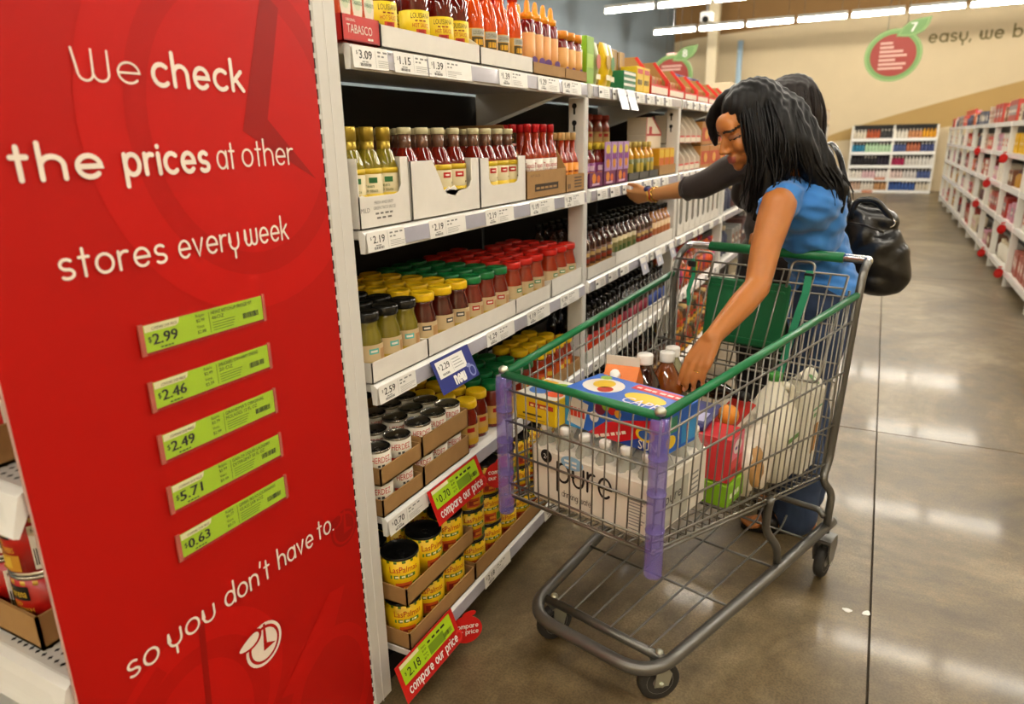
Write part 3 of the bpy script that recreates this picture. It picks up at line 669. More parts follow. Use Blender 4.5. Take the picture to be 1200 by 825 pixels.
row(TACO_R, [-1.046, -1.116, -1.186], [1.786, 1.858, 1.930, 1.996], Z + tz, FA, 'red taco sauce bottle with cream cap', 'neat white tray', 'red taco sauce bottles')
def p_hot(m):
    k = YX @ T(0, 0, .0004); m.text('HOT SAUCE', .03, .068, .009, C('#6a4a22'), k, .07)
    m.quad2(.06, .022, .25, .045, C('#3a2a16'), k); m.scrib(5, .07, .028, .010, C('#a47d4b'), k @ T(0, 0, .0004), .17)
hb_ = tray('cardboard_box', 'brown cardboard box cut open to show red hot sauce bottles', (-1.003, 2.044, Z), .318, .28, .088, .232, 'brown_card', prints=p_hot)
sp = MB(); k_ = Matrix(((1, 0, 0, -.2), (0, 0, -1, -.0006), (0, 1, 0, 0), (0, 0, 0, 1)))
for i, s_ in enumerate(('885', '4200')):
    sp.quad2(.085, .175 - i * .04, .165, .207 - i * .04, C('#3a2a16'), k_); sp.text(s_, .092, .181 - i * .04, .020, C('#a47d4b'), k_ @ T(0, 0, .0005), .066)
sp.build('printed_side', hb_)
row(HOT_T, [-1.042, -1.098, -1.154], [2.130, 2.190, 2.250, 2.310], Z + tz, FA, 'red-cap hot sauce bottle with white label', 'cut-open brown box', 'red cap hot sauce bottles')
def p_bx(m):
    k = YX @ T(0, 0, .0004); m.scrib(2, .012, .012, .025, C('#5a4020'), k, .03)
    for i in range(4): m.quad2(.075, .014 + i * .011, .145, .019 + i * .011, C('#4a3418'), k)
tray('display_tray', 'small brown tray of yellow label hot sauce beside the second post', (-1.003, 2.366, Z), .172, .26, .062, .062, 'brown_card', prints=p_bx)
row(HOT_V, [-1.038, -1.092], [2.396, 2.448, 2.500], Z + tz, FA, 'tan-cap hot sauce bottle with yellow label', 'small brown tray', 'tan cap hot sauce bottles')

# ---- third shelf: salsa jars
Z = DECK[2] + .0005
for a, b_, wh, up in ((1.216, .232, 'left end under green salsa', 0), (1.450, .505, 'middle under yellow and green lids', 0), (1.957, .268, 'right under red lids', 0), (2.240, .285, 'far right end beside the second post', .012)):
    tray('display_tray', 'low white tray on the salsa jar shelf, %s' % wh, (-1.004, a, Z), b_, .40, .052 + up, .040, 'white_card')
jr = [-1.046, -1.122, -1.198, -1.274, -1.350]
row(JAR_K, jr, [1.2565, 1.3320, 1.4075], Z + tz, FA, 'green salsa jar with black lid', 'third shelf', 'green salsa jars')
row(JAR_Y, jr, [1.492, 1.578, 1.662], Z + tz, FA, 'dark salsa jar with yellow lid', 'third shelf', 'yellow lid salsa jars')
row(JAR_G, jr, [1.742, 1.824, 1.908], Z + tz, FA, 'red salsa jar with green lid', 'third shelf', 'green lid salsa jars')
row(JAR_R, jr, [2.005, 2.092, 2.178], Z + tz, FA, 'orange red salsa jar with red lid', 'third shelf', 'red lid salsa jars')
row(JAR_R, jr[:4], [2.300, 2.385, 2.470], Z + tz, FA, 'orange red salsa jar with red lid', 'far right tray', 'red lid salsa jars')

# ---- fourth shelf: cans and tall jars
Z = DECK[3] + .0005
for lay in range(2):
    z = Z + lay * .086; ln = 'lower' if lay == 0 else 'upper'
    tray('can_tray', 'brown %s tray of small white cans, next to the white post' % ln, (-1.004, 1.216, z), .176, .32, .046, .046, 'brown_card', t=.004)
    row(CAN_H, [-1.046, -1.122, -1.198], [1.258, 1.345], z + .0045, FA - .1, 'small white can with red lettering', '%s tray by white post' % ln, 'small white cans')
    tray('can_tray', 'brown %s tray of small white cans, beside the tall jars' % ln, (-1.004, 1.397, z), .236, .32, .058, .058, 'brown_card', t=.004)
    row(CAN_H, [-1.046, -1.122, -1.198], [1.440, 1.515, 1.590], z + .0045, FA - .1, 'small white can with red lettering', '%s tray by tall jars' % ln, 'small white cans')
row(TJ_Y, [-1.040, -1.115, -1.19, -1.265], [1.682], Z, FA, 'tall yellow-lid sauce jar beside can trays', 'fourth shelf', 'tall jars on the fourth shelf')
row(TJ_Y, [-1.055, -1.130, -1.205, -1.28], [1.770], Z, FA, 'tall yellow-lid sauce jar beside green-lid jars', 'fourth shelf', 'tall jars on the fourth shelf')
row(TJ_G, [-1.050, -1.125, -1.20, -1.275], [1.860, 1.940, 2.020, 2.100], Z, FA, 'tall red sauce jar with green lid', 'fourth shelf', 'tall jars on the fourth shelf')
tray('display_tray', 'brown tray of yellow lid jars beside the second post, fourth shelf', (-1.004, 2.160, Z), .365, .32, .050, .050, 'brown_card')
row(TJ_H, [-1.046, -1.122, -1.198], [2.205, 2.285, 2.365, 2.445], Z + tz, FA, 'yellow-lid sauce jar with orange label', 'brown tray', 'tall jars on the fourth shelf')
# ---- base shelf: big yellow cans
Z = DECK[4] + .0005
for lay in range(2):
    z = Z + lay * .134; ln = 'lower' if lay == 0 else 'upper'
    tray('can_tray', 'brown %s tray of big yellow cans by the white post' % ln, (-.952, 1.218, z), .335, .34, .050, .050, 'brown_card', t=.004)
    row(CAN_Y, [-1.010, -1.115, -1.22], [1.275, 1.385, 1.495], z + .0045, FA - .1, 'big yellow sauce can with black top', '%s brown tray' % ln, 'big yellow cans')
tray('can_tray', 'long brown tray of big yellow cans on the base shelf behind the cart', (-.952, 1.560, Z), .67, .34, .055, .055, 'brown_card', t=.004)
for lay in range(3):
    row(CAN_Y, [-1.010, -1.115], [1.620 + i * .108 for i in range(6)], Z + .0045 + lay * .1045, FA - .1, 'big yellow sauce can', '%s layer behind cart' % ('bottom', 'middle', 'top')[lay], 'big yellow cans', sc=(1, 1, .88))

# ---- end-cap cans on the far left
for i, (z, n) in enumerate(((ED[3], 2), (ED[2], 2), (ED[1], 2))):
    wh = ('lowest', 'middle', 'upper')[i]
    tray('can_tray', 'brown tray of red pepper cans on the %s end-cap shelf' % wh, (XS - .122, .482, z + .001), .232, .56, .062, .062, 'brown_card', t=.005)
    for lay in range(n):
        for k in range(4):
            for r_ in range(2):
                RED_CAN.put((XS - .183 - k * .107, .543 + r_ * .108, z + .0065 + lay * .1125), -1.85 + R.uniform(-.2, .2),
                    'red pepper can, %s from red panel, %s row, %s layer, %s end-cap shelf' % (ORD[k], ('front', 'back')[r_], ('bottom', 'top')[lay], wh), 'red pepper cans on the end cap')
# ------------------------------------------------------------------ price tags on the shelf edges
mat('tag_paper', '#f4f2ec', .5, var=.03); mat('tag_blue', '#27307c', .4, var=.05); mat('tag_red', '#c01510', .4, var=.04)
def price_tag(price, deck, y, label, w=.165, h=.042, dx=0.0, tilt=-.07, seed=0, shelf=''):
    t = thing('price_tag', label, 'price tag', (XS + dx + .0112, y, deck - .049), 0, 'price tags on the shelf edges')
    tr = RY(tilt)
    MB().box((0, 0, 0), (.0008, w, h), 'tag_paper', tr).build('tag_card', t)
    m = MB(); q = tr @ YX @ T(0, 0, .0013)
    for d in (0, .0005): m.text(price, .020 + d, h * .42 + d * .4, h * .38, 'ink', q, .042, z=d * .3)
    m.text('$', .011, h * .60, h * .16, 'ink', q); barcode(m, .022, h * .10, .036, h * .13, q, .0, seed=seed, n=12)
    m.scrib(2, .028, h * .27, h * .07, 'print_grey', q, .022)
    m.quad2(.074, h * .08, .0747, h * .92, 'print_grey', q)
    r = random.Random(seed)
    m.scrib(3, .082, h * .76, h * .12, 'print_grey', q, .058); m.scrib(2, .082, h * .58, h * .11, 'print_grey', q, .026)
    for i in range(4): m.quad2(.082, h * (.12 + i * .09), .15 - r.uniform(0, .03), h * (.15 + i * .09), mat('print_pale', '#b5b4ae', .6).name, q)
    m.build('tag_print', t)
sn = ['top', 'second', 'third', 'fourth', 'base']
tags = {0: [('3.09', 1.217, .118), ('1.15', 1.358, .13), ('1.39', 1.495, .20), ('1.39', 1.850, .18), ('1.29', 2.105, .165), ('1.49', 2.30, .165)],
        1: [('2.19', 1.217, .14), ('2.19', 1.463, .175), ('2.19', 1.749, .175), ('1.19', 2.040, .19), ('1.29', 2.320, .19)],
        2: [('2.59', 1.217, .15), ('1.29', 1.735, .18), ('1.19', 2.010, .18), ('1.79', 2.285, .18)], 3: [('0.70', 1.217, .17), ('1.29', 1.80, .17), ('1.79', 2.08, .17)], 4: [('2.18', 1.590, .17), ('2.18', 2.03, .17)]}
for k, L_ in tags.items():
    for i, (p, y, w_) in enumerate(L_):
        price_tag(p, DECK[k], y, 'white price tag reading %s, %s from the left on the %s shelf edge' % (p, ORD[i], sn[k]), w_, .044, .05 if k == 4 else 0, seed=k * 9 + i)
# blue NEW hanger
t = thing('promotion_card', 'dark blue card reading new, hanging from the salsa shelf edge', 'price card', (XS + .014, 1.425, DECK[2] - .004), 0)
tr = RY(-.42) @ T(0, 0, -.094)
MB().box((0, 0, 0), (.001, .188, .094), 'tag_blue', tr).build('blue_card', t)
m = MB(); q = tr @ YX @ T(0, 0, .0016)
m.quad2(.014, .040, .150, .086, 'tag_paper', q)
for d in (0, .0005): m.text('2.29', .032 + d, .060, .017, 'ink', q, .042, z=.0004 + d * .2)
m.text('$', .022, .066, .008, 'ink', q, z=.0004); barcode(m, .03, .045, .034, .006, q, .0004, seed=3)
m.quad2(.084, .045, .0847, .084, 'print_grey', q, .0004)
for i in range(4): m.quad2(.09, .050 + i * .008, .138 - i * .004, .0525 + i * .008, 'print_pale', q, .0004)
m.build('paper_tag', t)
m = MB(); LIFT = (0, 0, 1); mm = MB(); lettering(mm, 'new', .072, .122, .010, .040, .17, 'tag_paper', lambda a, b: (a, b, 0)); m.add(mm.v, mm.f, 'tag_paper', False, q @ T(0, 0, .0005)); m.build('lettering', t)
m = MB(); m.disc(.163, .022, .016, .017, mat('tag_blue_pale', '#8a93c4', .4).name, q, 18, .0005); m.disc(.163, .022, .011, .012, 'tag_blue', q, 18, .0008); m.disc(.152, .040, .011, .006, 'tag_blue_pale', q, 14, .0010); m.build('clock_emblem', t)
# red and lime compare-our-price cards with apple-shaped flags
def compare_card(y, z, x, price, where, w=.262, text='compare our price'):
    t = thing('promotion_card', 'red and lime price card reading %s, %s' % (price, where), 'price card', (x, y, z), 0, 'compare our price cards')
    tr = RY(-.36) @ T(0, 0, -.100)
    MB().box((0, 0, 0), (.0012, w, .100), 'tag_red', tr, b=.0004).build('red_card', t)
    m = MB(); q = tr @ YX @ T(0, 0, .0018)
    m.quad2(.014, .042, w - .018, .094, 'lime_card', q); m.quad2(.014, .084, .095, .094, 'pale_card', q, .0004)
    for d in (0, .0005): m.text(price, .036 + d, .052, .022, 'ink', q, .052, z=.0004 + d * .2)
    m.text('$', .024, .062, .009, 'ink', q, z=.0004)
    for i, s_ in enumerate(('Ralphs', '$0.89', 'Vons', '$0.79')): m.text(s_, .104, .080 - i * .010, .006, 'ink', q, .018, z=.0004)
    m.quad2(.130, .046, .2, .092 - .02, 'lime_dark', q, .0003); barcode(m, w - .065, .050, .04, .012, q, .0004, seed=4)
    m.scrib(4, .132, .078, .008, 'ink', q, .085, z=.0004); m.build('lime_card', t)
    m = MB(); mm = MB(); lettering(mm, text, .022, w - .022, .014, .030, .12, 'tag_paper', lambda a, b: (a, b, 0)); m.add(mm.v, mm.f, 'tag_paper', False, q @ T(0, 0, .0004)); m.build('lettering', t)
    m = MB(); m.disc(w - .010, .020, .016, .016, mat('tag_red_light', '#d8302a', .4).name, q, 18, .0006); m.disc(w - .010, .020, .009, .009, 'tag_red', q, 14, .0009); m.build('clock_emblem', t)
def apple_flag(x, y, z, where, s=1.0, rz=.75):
    t = thing('apple_flag', 'round red apple-shaped flag reading compare our price, %s' % where, 'sign', (x, y, z), rz, 'red apple flags')
    q = RX(PI / 2) @ S3(s, s, 1)
    MB().prism([(.046 * math.cos(a), .046 * math.sin(a) * .98) for a in [2 * PI * i / 28 for i in range(28)]], .0012, 'tag_red', q).build('disc', t)
    MB().prism([(.010 + .020 * math.cos(a), .050 + .010 * math.sin(a) + .004 * math.cos(a)) for a in [2 * PI * i / 16 for i in range(16)]], .0014, 'tag_red', q).build('leaf', t)
    m = MB()
    for s_, yy in (('compare', .006), ('our price', -.014)):
        mm = MB(); lettering(mm, s_, -.034, .034, yy, .018, .12, 'tag_paper', lambda a, b: (a, b, 0)); m.add(mm.v, mm.f, 'tag_paper', False, q @ T(0, 0, .0018))
    m.build('lettering', t)
compare_card(1.375, DECK[3] - .002, XS + .016, '0.70', 'hanging from the fourth shelf edge')
apple_flag(XS + .060, 1.70, DECK[3] - .088, 'hanging from the fourth shelf edge')
compare_card(1.118, DECK[4] + .030, XS + .070, '2.18', 'at the base of the white post')
apple_flag(XS + .100, 1.410, .072, 'beside the bottom card')
LIFT = (1, 0, 0)
# tags along the edges of the second and third bay
TG = MB().box((0, 0, 0), (.0008, .125, .040), 'tag_paper', RY(-.07)); q = RY(-.07) @ YX @ T(0, 0, .0012)
TG.scrib(1, .012, .016, .012, 'ink', q, .032); TG.quad2(.055, .004, .0556, .036, 'print_grey', q)
for i in range(4): TG.quad2(.060, .006 + i * .007, .115 - i * .004, .009 + i * .007, 'print_pale', q)
TGM = TG.mesh('price_tag'); SPM = MB().box((0, 0, 0), (.0015, .003, .042), 'black', RY(-.07)).mesh('divider')
HG = MB().box((0, 0, -.085), (.0010, .10, 0), mat('tag_lilac', '#b9bccb', .3).name, RY(-.30)); q2 = RY(-.30) @ YX @ T(0, 0, .0014)
HG.disc(.05, -.055, .013, .013, 'tag_paper', q2, 16); HG.quad2(.008, -.032, .092, -.006, 'tag_paper', q2); HGM = HG.mesh('hanging_tag')
for b_ in (1, 2):
    for k in range(5):
        for i in range(8):
            if R.random() < .12: continue
            o = Proto('price_tag', 'price tag', TGM, (('divider', SPM),)).put((XS + .0112 + (.05 if k == 4 else 0), BAYS[b_] + .06 + i * .155, DECK[k] - .048), 0,
                'small white price tag, %s from left, %s shelf edge of the %s bay' % (ORD[i], sn[k], ORD[b_]), 'price tags on the shelf edges')
for k, y, wh in ((0, 2.84, 'left one on the top edge, second bay'), (0, 2.96, 'right one on the top edge, second bay'), (2, 3.22, 'left one on the third edge, second bay'), (2, 3.48, 'middle one on the third edge, second bay'), (2, 3.74, 'right one on the third edge, second bay')):
    Proto('hanging_tag', 'price tag', HGM).put((XS + .012, y, DECK[k] - .004), 0, 'lilac grey hanging tag, %s' % wh, 'lilac hanging tags')
# ------------------------------------------------------------------ second bay
def stripes(cols, w, h, axis=1):
    def f(m):
        n = len(cols)
        for i, c in enumerate(cols):
            if axis: m.quad2(.004, .004 + (h - .008) * i / n, w - .004, .004 + (h - .008) * (i + .92) / n, C(c), YX, .0008)
            else: m.quad2(.004 + (w - .008) * i / n, .004, .004 + (w - .008) * (i + .92) / n, h - .004, C(c), YX, .0008)
    return f
def bag(label, loc, w, h, d, col, c2, rz=0, group='bags on the top shelf'):
    o = thing('snack_bag', label, 'bag', loc, rz, group); mb = MB(); n = 8; vs = []; fs = []
    for k in range(n + 1):
        t = k / n; th = d * .5 * math.sin(PI * min(1, max(.03, t * .94 + .03))) ** .6
        for i in range(9):
            u = i / 8; vs.append((-d / 2 + th * (math.sin(PI * u) ** .5 if 0 < u < 1 else 0), (u - .5) * w * (1 - .06 * math.sin(PI * t)), t * h))
    m_ = len(vs); vs += [(-d - (v[0]), v[1], v[2]) for v in vs]
    for k in range(n):
        for i in range(8):
            a = k * 9 + i; fs += [(a, a + 1, a + 10, a + 9), (m_ + a, m_ + a + 9, m_ + a + 10, m_ + a + 1)]
    mb.add(vs, fs, mat('bag_' + col.strip('#'), col, .28, var=.12, vscale=25, bump=.2, bscale=60).name, True); mb.build('pouch', o)
    p = MB(); p.disc(0, h * .55, w * .32, h * .17, C(c2), YX @ T(0, 0, .0015), 18); p.quad2(-w * .3, h * .14, w * .3, h * .26, C('#f0e6c8'), YX @ T(0, 0, .0012)); p.build('printed_front', o)
    MB().box((-d / 2 - .001, -w * .49, h - .012), (-d / 2 + .001, w * .49, h), C(col)).build('top_seal', o)
Z = DECK[0] + .0005
carton('carton', 'bright green carton at the start of the second bay top shelf', (-1.02, 2.590, Z), .075, .12, .165, C('#7fae14'), stripes(['#7fae14', '#a2c832', '#7fae14'], .075, .165))
bag('multicolour snack bag beside the bright green carton', (-1.02, 2.715, Z), .075, .155, .05, '#9aa46a', '#c25a3a')
bag('yellow upright snack bag on the second bay top shelf', (-1.01, 2.800, Z), .085, .160, .05, '#e3bb10', '#b08a10')
bag('slim yellow green snack bag beside the tall gold cartons', (-1.03, 2.905, Z), .07, .165, .05, '#c2b53a', '#3f7a2a')
for i in range(3): carton('carton', '%s tall gold brown carton at the back of the top shelf' % ['left', 'middle', 'right'][i], (-1.09, 2.93 + i * .105, Z), .095, .08, .175 - .006 * i, C('#9a7420'), stripes(['#6a4a18', '#b08a2a', '#9a7420', '#84601c'], .095, .17, 0), group='tall gold cartons')
carton('carton', 'green and white carton in front of the gold cartons', (-1.01, 2.99, Z), .165, .075, .075, C('#0f6a3a'), stripes(['#0f6a3a', '#e9e6da', '#0f6a3a', '#dfe3d2', '#0f6a3a', '#e9e6da'], .165, .075))
for i in range(2): carton('carton', 'yellow carton with black lettering, %s of two on the top shelf' % ['left', 'right'][i], (-1.01, 3.17 + i * .10, Z), .095, .075, .105, C('#e0b80e'), lambda m: (m.scrib(3, .012, .03, .03, 'ink', YX, .07, z=.0008), m.quad2(.01, .075, .085, .095, C('#c8321a'), YX, .0008)), group='yellow cartons')
mat('red_display', '#cf2413', .5); mat('display_inside', '#a27a44', .8)
def gable(label, loc, w, h, d=.16, red='red_display', side='display_inside', edge=None, grp='red gabled display cartons'):
    o = thing('display_carton', label, 'box', loc, 0, grp)
    MB().box((-d, 0, 0), (0, w, .004), 'display_inside').build('carton_floor', o)
    for y in (0, w - .004):
        sw = MB().prism([(0, 0), (0, h * .45), (-d * .45, h), (-d, h), (-d, 0)], .004, side, XZ @ T(0, 0, y)).build('side_wall', o)
        MB().prism([(.0015, 0), (.0015, h * .46), (-d * .45, h + .0015), (-d * .45 - .012, h - .006), (-.016, h * .42), (-.016, 0)], .006, edge or red, XZ @ T(0, 0, y - .001)).build('red_edge', sw)
    MB().box((-d, .004, 0), (-d + .004, w - .004, h), 'display_inside').build('back_wall', o)
    MB().box((-.004, .004, 0), (0, w - .004, h * .28), red).build('front_flap', o)
    f = MB(); f.quad2(.01, .006, w - .01, h * .22, C('#e9dcc8'), YX, .0008); f.build('printed_front', o)
    nb = 3 if w < .2 else 5
    for i in range(nb):
        PK.put((-.012 + loc[0] - .02, loc[1] + w * (i + .5) / nb, loc[2] + .005), 0, 'small packet, %s in %s' % (ORD[i], label.replace('red gabled display carton', 'gabled carton').replace('red edged white carton', 'red edged carton').replace(' of the third bay', '')), 'packets in gabled cartons', scale=(1, w / nb / .06 * .9, h * .5 / .06))
PK = Proto('packet', 'packet', MB().box((-.035, -.028, 0), (0, .028, .06), C('#b98a4a'), b=.003).mesh('packet'), [('printed_front', MB().quad2(-.02, .012, .02, .05, C('#b23a1a'), YX, .0008).mesh('printed_front'))])
gs = [(3.395, .30, .165), (3.72, .30, .150), (4.04, .28, .140), (4.34, .28, .135), (4.64, .28, .130), (4.94, .28, .125)]
for i, (y, w_, h_) in enumerate(gs):
    gable('red gabled display carton, %s from the yellow cartons' % ORD[i], (-1.012, y, Z), w_, h_)
# blue and purple packets at the head of the blue-shirted woman
for i in range(4): carton('carton', 'purple blue packet box, %s beside the gabled cartons' % ORD[i], (-1.19, 4.42 + i * .18, Z), .16, .07, .175, C('#3a3476'), stripes(['#3a3476', '#8a86b8', '#a33a2a'], .16, .17), group='purple blue boxes')

# small bottle kinds
def sb(sauce, cap, lab, lz=(.02, .09), h=.165, r=.026, extra=()):
    return bottle('sauce_bottle', h, r, .011, sauce, cap, .024, lab, lz, extra, .62, .80, n=10)
PURP = sb('purple_red_sauce', C('#e2c23a'), C('#7a2a6a'), extra=[ppatch(-.5, .5, .03, .055, C('#e0871a')), ppatch(-.4, .4, .06, .08, C('#d9b7c8'))])
YELL = sb('yellow_sauce', C('#d8c06a'), C('#6a6a2a'), extra=[ppatch(-.5, .5, .03, .07, C('#b9a03a'))])
BRN = sb('brown_sauce', JET, C('#5a3417'), (.02, .11), .205, .03, [ppatch(-.6, .6, .03, .05, C('#b98a4a')), ppatch(-.5, .5, .06, .075, C('#8f2f14')), ppatch(-.4, .5, .085, .10, C('#c9a86a'))])
BRC = sb('brown_sauce', JET, C('#c9b98a'), (.02, .12), .20, .03, [ppatch(-.7, .7, .04, .10, C('#7f7a4a')), ppatch(-.4, .3, .055, .08, C('#3f5a2a'))])
BRT = sb('amber_sauce', JET, C('#d2b184'), (.02, .12), .20, .03, [ppatch(-.7, .7, .05, .09, C('#a8633a'))])
DKR = sb('black_sauce', JET, C('#b3240f'), (.02, .10), .22, .029, [ppatch(-.5, .5, .04, .08, C('#d8481a'))])
DKB = sb('black_sauce', JET, C('#22408f'), (.02, .10), .22, .029)
DKP = sb('black_sauce', JET, C('#8a1a34'), (.02, .10), .22, .029)
def fill(proto, bay, k, y0, n, pitch, rows, desc, grp, th=.062, tlabel=None, sc=None):     # a white tray and its bottles
    dx = .05 if k == 4 else 0
    if tlabel: tray('display_tray', tlabel, (-1.004 + dx, y0, DECK[k] + .0005), n * pitch + .008, rows * .066 + .008, th, th, 'white_card')
    row(proto, [-1.041 + dx - .066 * i for i in range(rows)], [y0 + .004 + pitch * (i + .5) for i in range(n)], DECK[k] + .004, FA, desc, '%s shelf, %s bay' % (sn[k], ORD[bay]), grp, sc=sc)
# second bay, second shelf
mat('purple_card', '#6b1450', .5, var=.1)
for i in range(3):
    def pf(m):
        m.disc(.05, .035, .022, .020, C('#e0871a'), YX, 10, .0008); m.disc(.10, .03, .018, .016, C('#d9641a'), YX, 10, .0008); m.quad2(.03, .008, .11, .016, C('#d7b7cf'), YX, .0009)
    tray('display_tray', 'purple printed tray, %s of three on the second bay' % ORD[i], (-1.004, 2.595 + i * .158, DECK[1] + .0005), .152, .148, .058, .03, 'purple_card', prints=pf)
    for j in range(2): row(PURP, [-1.045 - .07 * j], [2.630 + i * .158, 2.692 + i * .158 - .001], DECK[1] + .0035, FA, 'purple label dressing bottle', 'purple tray %s, depth %s' % (ORD[i], ORD[j]), 'purple label bottles')
PS = MB().box((-.004, 0, 0), (0, .066, .115), C('#b48abf'), b=.001); PS.disc(.033, .085, .024, .02, C('#e2c23a'), YX, 10, .0008); PS.disc(.033, .03, .02, .02, C('#d98a1a'), YX, 10, .0008); PS.quad2(.008, .045, .058, .07, C('#8a3a8f'), YX, .0008)
for i in range(4): Proto('neck_card', 'price card', PS.mesh('neck_card')).put((-1.006, 2.775 + i * .078, DECK[1] + .058), 0, 'lilac printed card with yellow flower, %s above the purple trays' % ORD[i], 'lilac cards')
for i in range(3):
    tray('display_tray', 'dark tray of yellow green bottles, %s on the second bay' % ORD[i], (-1.004, 3.08 + i * .158, DECK[1] + .0005), .150, .148, .034, .034, C('#4a4a44'))
    row(YELL, [-1.045, -1.115], [3.117 + i * .158, 3.186 + i * .158], DECK[1] + .0035, FA, 'yellow green dressing bottle', 'dark tray %s' % ORD[i], 'yellow green bottles')
tray('display_tray', 'brown tray of yellow boxes at the end of the second bay', (-1.004, 3.565, DECK[1] + .0005), .32, .084, .05, .05, 'brown_card')
for i in range(3): carton('carton', 'yellow spice box, %s in the brown tray' % ORD[i], (-1.008, 3.57 + i * .10, DECK[1] + .004), .09, .07, .13, C('#d99a12'), stripes(['#d99a12', '#c8641a', '#e0b82a'], .09, .13), group='yellow spice boxes')
mat('house_white', '#e6ddca', .6)
hc = thing('display_carton', 'white house-shaped carton with red edges under the top shelf', 'box', (-1.09, 3.60, DECK[1] + .0005), 0)
MB().box((-.10, 0, 0), (0, .28, .20), 'house_white', b=.003).build('carton', hc)
m = MB().prism([(0, .20), (.28, .20), (.10, .285), (0, .285)], .10, 'house_white', YX @ T(0, 0, -.10)); m.build('gable', hc)
m = MB(); m.quad2(0, .195, .28, .205, C('#b5160e'), YX, .0009); m.add([(0.001, .10, .292), (0.001, .10, .280), (0.001, .28, .200), (0.001, .28, .212)], [(0, 1, 2, 3)], C('#b5160e')); m.quad2(.05, .20, .10, .24, C('#b5160e'), YX, .0012); m.quad2(0, 0, .012, .285, C('#b5160e'), YX, .0010); m.build('red_print', hc)
row(tall_jar(C('#a8341a'), 'orange_salsa', '#c9a86a'), [-1.20], [2.95, 3.04, 3.16, 3.26], DECK[1] + .14, FA, 'jar with rust lid stacked behind the bottles', 'second bay', 'rust lid jars')
for i in range(4): carton('carton', 'plain brown carton, %s under the stacked rust lid jars' % ORD[i], (-1.158, 2.90 + i * .108, DECK[1] + .0005), .104, .12, .139, 'brown_card', group='brown cartons behind bottles')
# second bay, third to base shelf: tall sauce bottles
fill(BRN, 1, 2, 2.59, 5, .066, 4, 'brown sauce bottle with dark label', 'brown sauce bottles', .05, 'low white tray of dark label bottles, second bay third shelf')
fill(BRC, 1, 2, 2.93, 5, .066, 3, 'brown sauce bottle with cream green label', 'brown sauce bottles', .062, 'white tray under the cream green labels')
fill(BRN, 1, 2, 3.27, 4, .066, 3, 'slim brown bottle before tan labels', 'brown sauce bottles', .062, 'white tray of slim brown bottles before the tan labels')
fill(BRT, 1, 2, 3.545, 5, .066, 3, 'amber sauce bottle with tan label', 'brown sauce bottles', .062, 'white tray under the tan labels by the third post')
fill(DKR, 1, 3, 2.59, 8, .064, 3, 'dark bottle with bright red label', 'dark sauce bottles', .05, 'low white tray of bright red label bottles')
fill(DKP, 1, 3, 3.115, 6, .064, 3, 'dark bottle with crimson label', 'dark sauce bottles', .05, 'low white tray of crimson label bottles')
fill(DKB, 1, 3, 3.51, 5, .064, 3, 'dark bottle with blue label', 'dark sauce bottles', .05, 'low white tray of blue label bottles')
fill(DKR, 1, 4, 2.59, 9, .068, 3, 'tall dark bottle with red label', 'base shelf bottles', .07, 'white base shelf tray of red label bottles', (1.05, 1.05, 1.1))
fill(BRN, 1, 4, 3.215, 9, .068, 3, 'tall brown bottle with brown label', 'base shelf bottles', .07, 'white base shelf tray of brown bottles')

# ------------------------------------------------------------------ third bay
Z = DECK[1] + .0005
for i in range(4):
    for lay in range(2):
        gable('red edged white carton, %s from left, %s layer of the third bay' % (ORD[i], ('lower', 'upper')[lay]), (-1.01, 3.96 + i * .13, Z + lay * .152), .12, .150, .14, 'red_display', 'house_white', 'house_white', 'red edged cartons in the third bay')
def p_orange(m): m.quad2(.01, .02, .25, .10, C('#b5401a'), YX, .0008); m.disc(.13, .06, .05, .03, C('#d9a24a'), YX, 14, .0012)
for i in range(3):
    for lay in range(2): carton('carton', 'brown meal kit box, %s from left, %s layer of the third bay' % (ORD[i], ('lower', 'upper')[lay]), (-1.01, 4.50 + i * .256, Z + lay * .14), .25, .18, .135, C('#b07a3a'), p_orange, group='meal kit boxes')
Z = DECK[2] + .0005
mat('oil_dark', '#3a1e0a', .08, var=.2, coat=.5); mat('oil_green', '#4c5412', .08, var=.2, coat=.5); mat('oil_red', '#6a2410', .08, var=.2, coat=.5)
OIL = [bottle('oil_bottle', .245, .03, .012, m_, JET, .03, C(l_), (.02, .10), (), .6, .8, n=10) for m_, l_ in (('oil_dark', '#4a6a9a'), ('oil_green', '#6a6a2a'), ('oil_red', '#8a4a2a'), ('oil_green', '#3f5a2a'))]
wins = [3.985 + i * .145 for i in range(8)]
for i, y in enumerate(wins):
    tray('window_carton', 'tall white carton with a slot window, %s in the third bay' % ORD[i], (-1.004, y, Z), .14, .12, .262, .262, 'white_card', (.035, .105, .06))
    OIL[i % 4].put((-1.055, y + .07, Z + tz), FA, 'dark oil bottle inside the %s slotted white carton' % ORD[i], 'oil bottles in slotted cartons')
Z = DECK[3] + .0005
cc = ['#d8561a', '#d84a14', '#a81a6a', '#7a9a1a', '#c8321a', '#d86a1a', '#8a1a5a', '#d8561a']
for i in range(16):
    B_ = sb('orange_salsa' if i % 2 else 'amber_sauce', C(cc[i % 8]), C(cc[(i + 3) % 8]), (.03, .13), .215, .034)
    row(B_, [-1.05, -1.125], [3.985 + i * .078], Z, FA, 'bright capped drink bottle', 'place %s, third bay' % ORD[i], 'bright capped bottles')
Z = DECK[4] + .0005
jc = ['#8a6a2a', '#b5541a', '#5a4a2a', '#c9a86a', '#7a2a14', '#3f4a2a']
